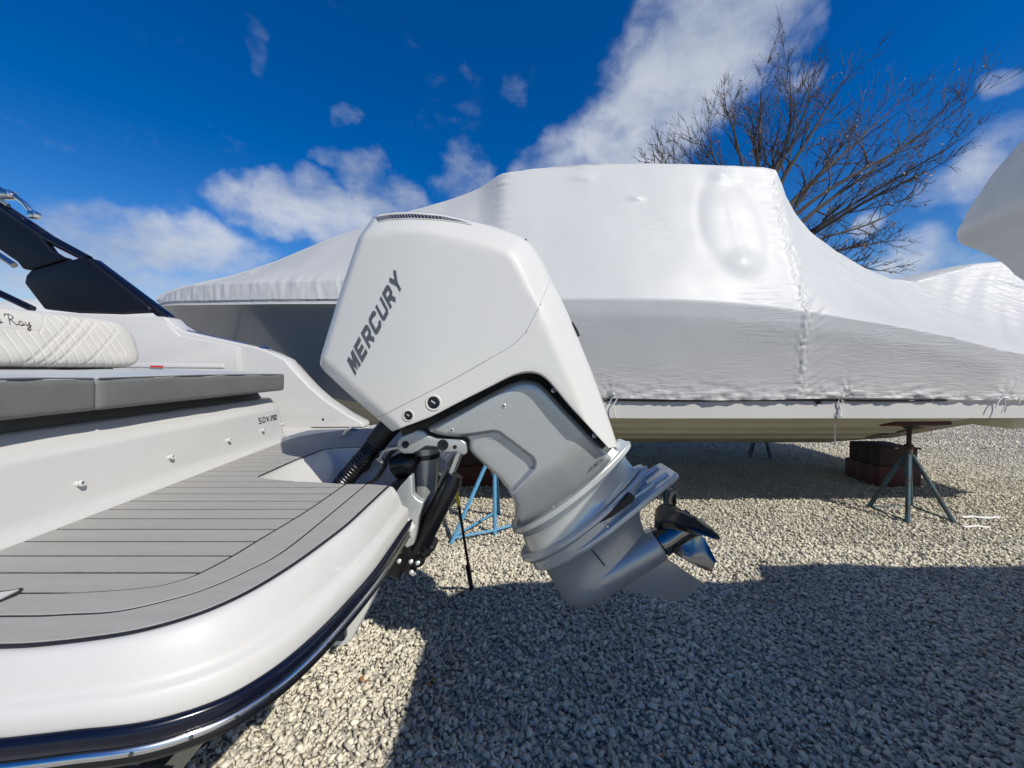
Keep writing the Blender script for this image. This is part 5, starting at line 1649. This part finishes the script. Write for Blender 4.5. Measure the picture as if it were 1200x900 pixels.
s1 = stand('jack_stand', 'rusty teal jack stand with red pad under the cruiser stern', [(4.00, 3.83), (4.46, 3.82), (4.0, 4.26), (4.50, 4.28)], (4.19, 4.03, .66), 1.03, TEAL_WORN, RUST, .021)
for a, b in (((4.0, 3.83), (4.0, 4.26)), ((4.46, 3.82), (4.5, 4.28)), ((4.0, 4.26), (4.5, 4.28))):
    V, F = tube_geo([(a[0], a[1], .03), ((a[0] + b[0]) / 2, (a[1] + b[1]) / 2, .022), (b[0], b[1], .03)], .009, 6); mesh_obj('brace', V, F, TEAL_WORN, s1)
s2 = stand('jack_stand', 'bright blue jack stand standing behind the outboard motor', [(-.54, 3.36), (-.16, 3.53), (.28, 3.86), (-.14, 4.05)], (-.17, 3.68, .76), 1.04, BLUE_PAINT, BLUE_PAINT, .019, handle=False)
for a, b in (((-.54, 3.36), (-.16, 3.53)), ((-.16, 3.53), (.28, 3.86)), ((-.54, 3.36), (-.14, 4.05))):
    V, F = tube_geo([(a[0] * .97 + b[0] * .03, a[1] * .97 + b[1] * .03, .06), (b[0] * .97 + a[0] * .03, b[1] * .97 + a[1] * .03, .06)], .012, 8); mesh_obj('brace', V, F, BLUE_PAINT, s2)
s3 = stand('jack_stand', 'dark jack stand in deep shade on the far side of the cruiser', [(4.15, 6.65), (4.45, 6.55), (4.65, 6.85), (4.35, 7.0)], (4.4, 6.78, .62), 1.0, TEAL_WORN, BLACK, .024, handle=False)
s4 = stand('jack_stand', 'shaded jack stand between the keel blocks on the far side', [(-.55, 6.65), (-.15, 6.55), (.05, 6.85), (-.25, 7.0)], (-.25, 6.78, .62), 1.0, TEAL_WORN, BLACK, .024, handle=False)

def blocks(label_top, label_low, x):
    h1 = .28
    for k, (z0, z1, dx, dy, m_, nm) in enumerate(((0.0, h1, .28, .28, RUST_RED, label_low), (h1 + .001, .528, .25, .25, WOOD_DARK, label_top))):
        t = thing('keel_block', nm, 'block', (x, CY - .1, z0), 'keel blocks under the wrapped cruiser')
        # three timbers side by side
        n_ = 3
        for i in range(n_):
            y0 = CY - .1 - dy + i * 2 * dy / n_ + .004; y1 = CY - .1 - dy + (i + 1) * 2 * dy / n_ - .004
            jx = .012 * ((i * 7 + k * 3) % 3 - 1)
            MB().box((x - dx + jx, y0, z0 + .001), (x + dx + jx, y1, z1 - .003 * (i == 1))).build('timber', m_, t, bevel=.008)
blocks('dark timber block under the keel by the cruiser stern', 'red painted timber block on gravel below the stern keel', 5.14)
blocks('dark timber block under the keel behind the blue stand', 'red painted timber block on gravel behind the blue stand', -.45)

# ------------------------------------------------------------------ wrapped bow overhead, right
bow = thing('wrapped_bow', 'blunt white shrink-wrapped bow jutting in close above the gravel', 'boat', (4.0, 0, 0))
BX = [(1.10, 0), (1.10, .3), (1.105, .6), (1.12, .80), (1.157, .96), (1.232, 1.08), (1.40, 1.16), (1.75, 1.21), (2.3, 1.24), (3.2, 1.26), (5, 1.28), (8.2, 1.20)]
half = spline([(x, y, 0) for x, y in BX], 160)
out = [(p.x, p.y) for p in half]
out = [(x, y + (.022 * math.sin(x * 3.1 + 1) + .012 * math.sin(x * 7.3)) * smooth01(1.6, 2.2, x)) for x, y in out]
full = [(x, -y) for x, y in reversed(out)] + out[1:]
def bow_ring(k, dz_, lift):
    """plan outline drawn in by k metres towards the keel line, at height from lift"""
    R_ = []
    for x, y in full:
        cx, cy = max(x, 2.6), 0.0
        vx, vy = cx - x, cy - y; L_ = math.hypot(vx, vy)
        kk = min(k, L_ * .97)
        R_.append((x + vx / L_ * kk, y + vy / L_ * kk))
    return R_
def zedge(x, y): return 1.915 + .010 * max(0, x - 1.1) + .0 * y
prof3 = [(.42, -.62, 0), (.30, -.42, 0), (.19, -.24, 0), (.11, -.125, 0), (.055, -.055, 0), (.02, -.018, 0), (.004, -.004, 0), (0.0, .012, 1), (.006, .032, 1), (.015, .058, 1), (.032, .10, 1), (.06, .155, 1), (.10, .215, 1), (.17, .285, 1), (.28, .345, 1), (.45, .395, 1), (.75, .43, 1), (1.0, .45, 1), (1.25, .46, 1)]
prof3 = [(p.x, p.y, 0) for p in spline([(a, b, 0) for a, b, c in prof3], 90)]
V = []; F = []; m = len(full)
for j, (k, dz, zone) in enumerate(prof3):
    Rr = bow_ring(k, dz, 0)
    for i, (x, y) in enumerate(Rr):
        ox, oy = full[i]
        extra = .27 * smooth01(3.75, 3.9, x) * (min(1, dz / .3) if dz > 0 else 0)
        a = i * .12
        wr = .010 * fnoise(ox * 4, oy * 4, dz * 3) + .004 * fnoise(ox * 14, oy * 14, dz * 16)
        if dz < -.02: wr += .030 * fnoise(ox * 2, oy * 2 + dz * 1, dz * 15) + .010 * fnoise(ox * 5, oy * 5, dz * 34)
        z = zedge(ox, oy) + dz + extra
        V.append((x - wr * .7, y + wr * .7 * (1 if oy > 0 else -1), z + wr * .4))
for j in range(len(prof3) - 1):
    for i in range(m - 1):
        a = j * m + i; F.append((a, a + 1, a + m + 1, a + m))
F.append(tuple((len(prof3) - 1) * m + i for i in range(m)))
bwrap = mesh_obj('shrink_wrap', V, F, WRAP, bow, angle=70)
# hull below the film
V = []; F = []
hp3 = [(.40, -.60), (.5, -.8), (.62, -1.0), (.8, -1.2), (1.05, -1.36)]
for k, dz in hp3:
    for i, (x, y) in enumerate(bow_ring(k, dz, 0)):
        V.append((x + .25 * max(0, -dz - .6), y * .97, zedge(*full[i]) + dz))
for j in range(len(hp3) - 1):
    for i in range(m - 1):
        a = j * m + i; F.append((a, a + 1, a + m + 1, a + m))
F.append(tuple((len(hp3) - 1) * m + i for i in range(m)))
mesh_obj('hull', V, F, HULL_WHITE, bow, angle=50)
for x in (3.2, 6.8):
    t = thing('keel_block', 'timber block under the hull near the tip of the wrapped bow' if x < 5 else 'timber block under the far end of the wrapped bow hull', 'block', (x, 0, 0), 'keel blocks under the wrapped bow')
    for i in range(2):
        MB().box((x - .3, -.5 + i * .51, 0.0), (x + .3, -.01 + i * .51, .60)).build('timber', WOOD_DARK, t, bevel=.01)

# ------------------------------------------------------------------ far wrapped boat, left
fb = thing('wrapped_boat', 'low white wrapped boat far off beyond the tower foot', 'boat', (-12, 10, 0))
V = []; F = []
st = [(-17.5, .05, 2.2), (-16.5, .8, 2.7), (-15, 1.2, 3.0), (-13, 1.35, 3.3), (-11.2, 1.35, 3.42), (-10.2, 1.3, 3.40), (-9.6, 1.25, 3.2), (-9.3, 1.2, 2.3)]
secn = [(1.0, 0, 0), (1.0, .45, 0), (1.02, .5, 0), (.7, .82, 0), (.35, .97, 0), (0, 1, 0), (-.35, .97, 0), (-.7, .82, 0), (-1.02, .5, 0), (-1, .45, 0), (-1, 0, 0)]
for X, hb, zt in st:
    for h, z, _ in secn: V.append((X, 10 - h * hb, 1.0 + (zt - 1.0) * z + .02 * fnoise(X, h * 3)))
m = len(secn)
for i in range(len(st) - 1):
    for k in range(m - 1): F.append((i * m + k, i * m + k + 1, (i + 1) * m + k + 1, (i + 1) * m + k))
F.append(tuple(range(m))); F.append(tuple((len(st) - 1) * m + k for k in range(m - 1, -1, -1)))
mesh_obj('shrink_wrap', V, F, WRAP, fb, angle=50)
V = []; F = []
for X, hb, zt in st:
    for h, z in ((.97, 1.005), (.8, .62), (0, .35), (-.8, .62), (-.97, 1.005)): V.append((X, 10 - h * hb, z))
for i in range(len(st) - 1):
    for k in range(4): F.append((i * 5 + k, i * 5 + k + 1, (i + 1) * 5 + k + 1, (i + 1) * 5 + k))
F.append((35, 36, 37, 38, 39))
mesh_obj('hull', V, F, HULL_WHITE, fb)
for x in (-15, -11):
    MB().box((x - .4, 9.6, 0), (x + .4, 10.4, .40)).build('cradle', WOOD_DARK, fb, bevel=.01)

# ------------------------------------------------------------------ small things on the gravel
a = onz(553.5, 692, .0); b = at(533.0, 563, 1.98)
pole = thing('leaning_pole', 'thin black pole with a yellow tip leaning by the motor bracket', 'pole', (a.x, a.y, 0))
dv = (b - a)
V, F = tube_geo([a + dv * .0 + Vector((0, 0, .004)), a + dv * .3, a + dv * .305, a + dv * .83], [.012, .012, .009, .009], 8); mesh_obj('shaft', V, F, BLACK_GLOSS, pole)
V, F = tube_geo([a + dv * .83, a + dv * 1.0], .0105, 8); mesh_obj('tip', V, F, YELLOW, pole)
V, F = tube_geo([a + dv * .01 + Vector((-.016, 0, .01)), a + dv * .28 + Vector((-.016, 0, 0))], .006, 6); mesh_obj('rod', V, F, DARK_STEEL, pole)

def strip_thing(label, pix, w, material, name, cat, group=None):
    P = [onz(u, v, .03) for u, v in pix]
    V = []; F = []
    for i, p in enumerate(P):
        V += [(p.x, p.y - w, p.z + .004 * math.sin(i * 2.1)), (p.x, p.y + w, p.z + .006 + .004 * math.sin(i * 1.7))]
    n_ = len(V)
    V += [(x, y, z + .003) for x, y, z in V]
    for i in range(len(P) - 1):
        k = 2 * i; F += [(k, k + 1, k + 3, k + 2), (n_ + k, n_ + k + 2, n_ + k + 3, n_ + k + 1), (k, k + 2, n_ + k + 2, n_ + k), (k + 1, n_ + k + 1, n_ + k + 3, k + 3)]
    F += [(0, n_, n_ + 1, 1), (n_ - 2, n_ - 1, 2 * n_ - 1, 2 * n_ - 2)]
    o = mesh_obj(name, V, F, material, None)
    tag(o, label, cat, group); return o
strip_thing('white offcut of wrap lying beyond the rusty jack stand foot', [(1128, 606.5), (1140, 606), (1155, 607), (1172, 606)], .012, ROPE, 'wrap_offcut', 'plastic')
strip_thing('pale twisted strip lying before the rusty jack stand foot', [(1130, 618), (1145, 617), (1160, 618.5)], .008, ROPE, 'wrap_strip', 'plastic')

def ground_leaf(u, v, size, rot, label):
    p = onz(u, v, .022)
    pts = [(0, -.5), (.28, -.3), (.2, -.05), (.42, .12), (.14, .2), (0, .55), (-.16, .2), (-.4, .1), (-.2, -.06), (-.3, -.28)]
    V = []; n_ = len(pts)
    for dz in (0, .0012):
        for x, y in pts:
            c, s = math.cos(rot), math.sin(rot)
            V.append((p.x + (x * c - y * s) * size, p.y + (x * s + y * c) * size, p.z + .25 * size * abs(x) + .1 * size * y + dz))
    F = [tuple(range(n_ - 1, -1, -1)), tuple(range(n_, 2 * n_))] + [(i, (i + 1) % n_, (i + 1) % n_ + n_, i + n_) for i in range(n_)]
    o = mesh_obj('fallen_leaf', V, F, LEAF, None, smooth=False)
    tag(o, label, 'leaf', 'dry leaves on the gravel')
A_ = 'dry brown leaf on the sunlit gravel patch beside the white stern'
B_ = 'dry brown leaf in the wide shadow on the gravel'
C_ = 'dry brown leaf on sunlit gravel near the rusty jack stand'
for u, v, s, r, lb in ((424, 795, .035, .4, A_), (428, 799, .03, 2.0, A_), (507, 797, .035, 1.2, A_), (503, 803, .03, 2.7, A_), (1150, 764, .04, .8, B_), (1040, 643, .05, 1.4, C_), (776, 886, .03, 1.9, B_), (905, 704, .045, 2.2, B_), (1032, 625, .05, .7, C_)):
    ground_leaf(u, v, s, r, lb)

# ------------------------------------------------------------------ bare tree
tree = thing('bare_tree', 'bare branching tree with a few brown leaves behind the wrapped cruiser', 'tree', (9.3, 13.0, 0))
TYD = 13.0
class Br:
    def __init__(s): s.V = []; s.F = []
    def tube(s, pts, rads, seg):
        v, f = tube_geo(pts, rads, seg, True); k = len(s.V); s.V += v; s.F += [tuple(i + k for i in q) for q in f]
tr_rng = random.Random(23)
leaf_spots = []
def grow(b, p, d, length, r, depth, maxd):
    n_ = 5 if depth < 3 else 4
    pts = [p]; q = p.copy(); dd = d.copy()
    for i in range(n_):
        dd = (dd + Vector((tr_rng.gauss(0, .10), tr_rng.gauss(0, .10), tr_rng.gauss(.035, .08)))).normalized()
        q = q + dd * (length / n_); pts.append(q.copy())
    r1 = max(.0055, r * .55)
    rads = [r + (r1 - r) * i / n_ for i in range(n_ + 1)]
    b.tube(pts, rads, 7 if depth == 0 else (5 if depth < 2 else 3))
    if depth >= maxd:
        leaf_spots.append(pts[-1]); return
    k = tr_rng.choice((2, 2, 3))
    for j in range(k):
        i = tr_rng.randint(2, n_) if j else n_
        base = pts[i]
        ang = tr_rng.uniform(.22, .62) * (1 if j else .45)
        az = tr_rng.uniform(0, 2 * math.pi)
        a = dd.cross(Vector((0, 1, 0.2))).normalized(); c = dd.cross(a)
        nd = (dd * math.cos(ang) + (a * math.cos(az) + c * math.sin(az) * .8) * math.sin(ang)).normalized()
        grow(b, base, nd, length * tr_rng.uniform(.62, .86), rads[i] * (.78 if j == 0 else .62), depth + 1, maxd)
    for _ in range(2):
        if depth >= 1:
            i = tr_rng.randint(1, n_); nd = (dd + Vector((tr_rng.gauss(0, .6), tr_rng.gauss(0, .6), tr_rng.gauss(.1, .5)))).normalized()
            tw = [pts[i], pts[i] + nd * length * .22, pts[i] + (nd + Vector((0, 0, .15))) * length * .45]
            b.tube(tw, [.011, .008, .005], 3)
fork = at(890, 300, TYD)
trunk_base = Vector((fork.x + .1, TYD, 0))
trk = Br()
trk.tube(spline([trunk_base, Vector((fork.x + .15, TYD, 1.6)), fork], 12), list(np.linspace(.34, .22, 12)), 12)
mesh_obj('trunk', trk.V, trk.F, BARK, tree)
targets = [(792, 185, .09), (838, 130, .10), (893, 110, .12), (905, 70, .12), (965, 85, .13), (1000, 70, .12), (1060, 105, .13), (1095, 130, .12), (1110, 185, .11), (1080, 235, .10), (1060, 280, .09), (1050, 320, .07), (830, 215, .08), (940, 50, .09), (1010, 145, .10), (1150, 100, .11), (1140, 150, .09), (812, 160, .08), (862, 100, .09), (775, 180, .07)]
tr_rng2 = random.Random(4)
for k, (u, v, r) in enumerate(targets):
    tip = at(892 + (u - 905) * .95, 300 + (v - 300) * .86, TYD + tr_rng2.uniform(-2.5, 2.5))
    start = fork + Vector((tr_rng2.uniform(-.1, .15), tr_rng2.uniform(-.1, .1), tr_rng2.uniform(-.9, .2)))
    d = tip - start; L_ = d.length
    b = Br()
    mid = start + d * .35 + Vector((-.12 * d.x * .5, 0, .05 * L_)) + Vector((0, 0, -.25 if u > 1000 else .1))
    main = spline([start, mid, start + d * .72 + Vector((tr_rng2.gauss(0, .15), 0, tr_rng2.gauss(.05, .12))), tip], 14)
    rads = list(np.linspace(r * .8, .014, 14))
    b.tube(main, rads, 6)
    for i in range(5, 14):
        for _ in range(2 if i % 2 else 1):
            dd = (main[i] - main[i - 1]).normalized()
            nd = (dd + Vector((tr_rng.gauss(0, .45), tr_rng.gauss(0, .5), tr_rng.gauss(.12, .38)))).normalized()
            grow(b, main[i], nd, L_ * tr_rng.uniform(.13, .24) * (1.15 - i / 22), rads[i] * .5, 1, 3 if i < 9 else 3)
    mesh_obj('limb', b.V, b.F, BARK, tree)
V = []; F = []
for p in leaf_spots:
    if tr_rng.random() < (.55 if (at(960, 250, TYD) - p).length < 2.6 else .12):
        for _ in range(tr_rng.randint(1, 2)):
            c = p + Vector((tr_rng.gauss(0, .08), tr_rng.gauss(0, .08), tr_rng.gauss(-.04, .06)))
            a = Vector((tr_rng.gauss(0, 1), tr_rng.gauss(0, 1), tr_rng.gauss(0, 1))).normalized() * .045
            e = a.cross(Vector((tr_rng.gauss(0, 1), tr_rng.gauss(0, 1), tr_rng.gauss(0, 1)))).normalized() * .026
            k = len(V); V += [c - a, c + e, c + a, c - e]; F.append((k, k + 1, k + 2, k + 3))
lv = mesh_obj('leaves', V, F, LEAF, tree, smooth=False, fix=False); lv['kind'] = 'stuff'
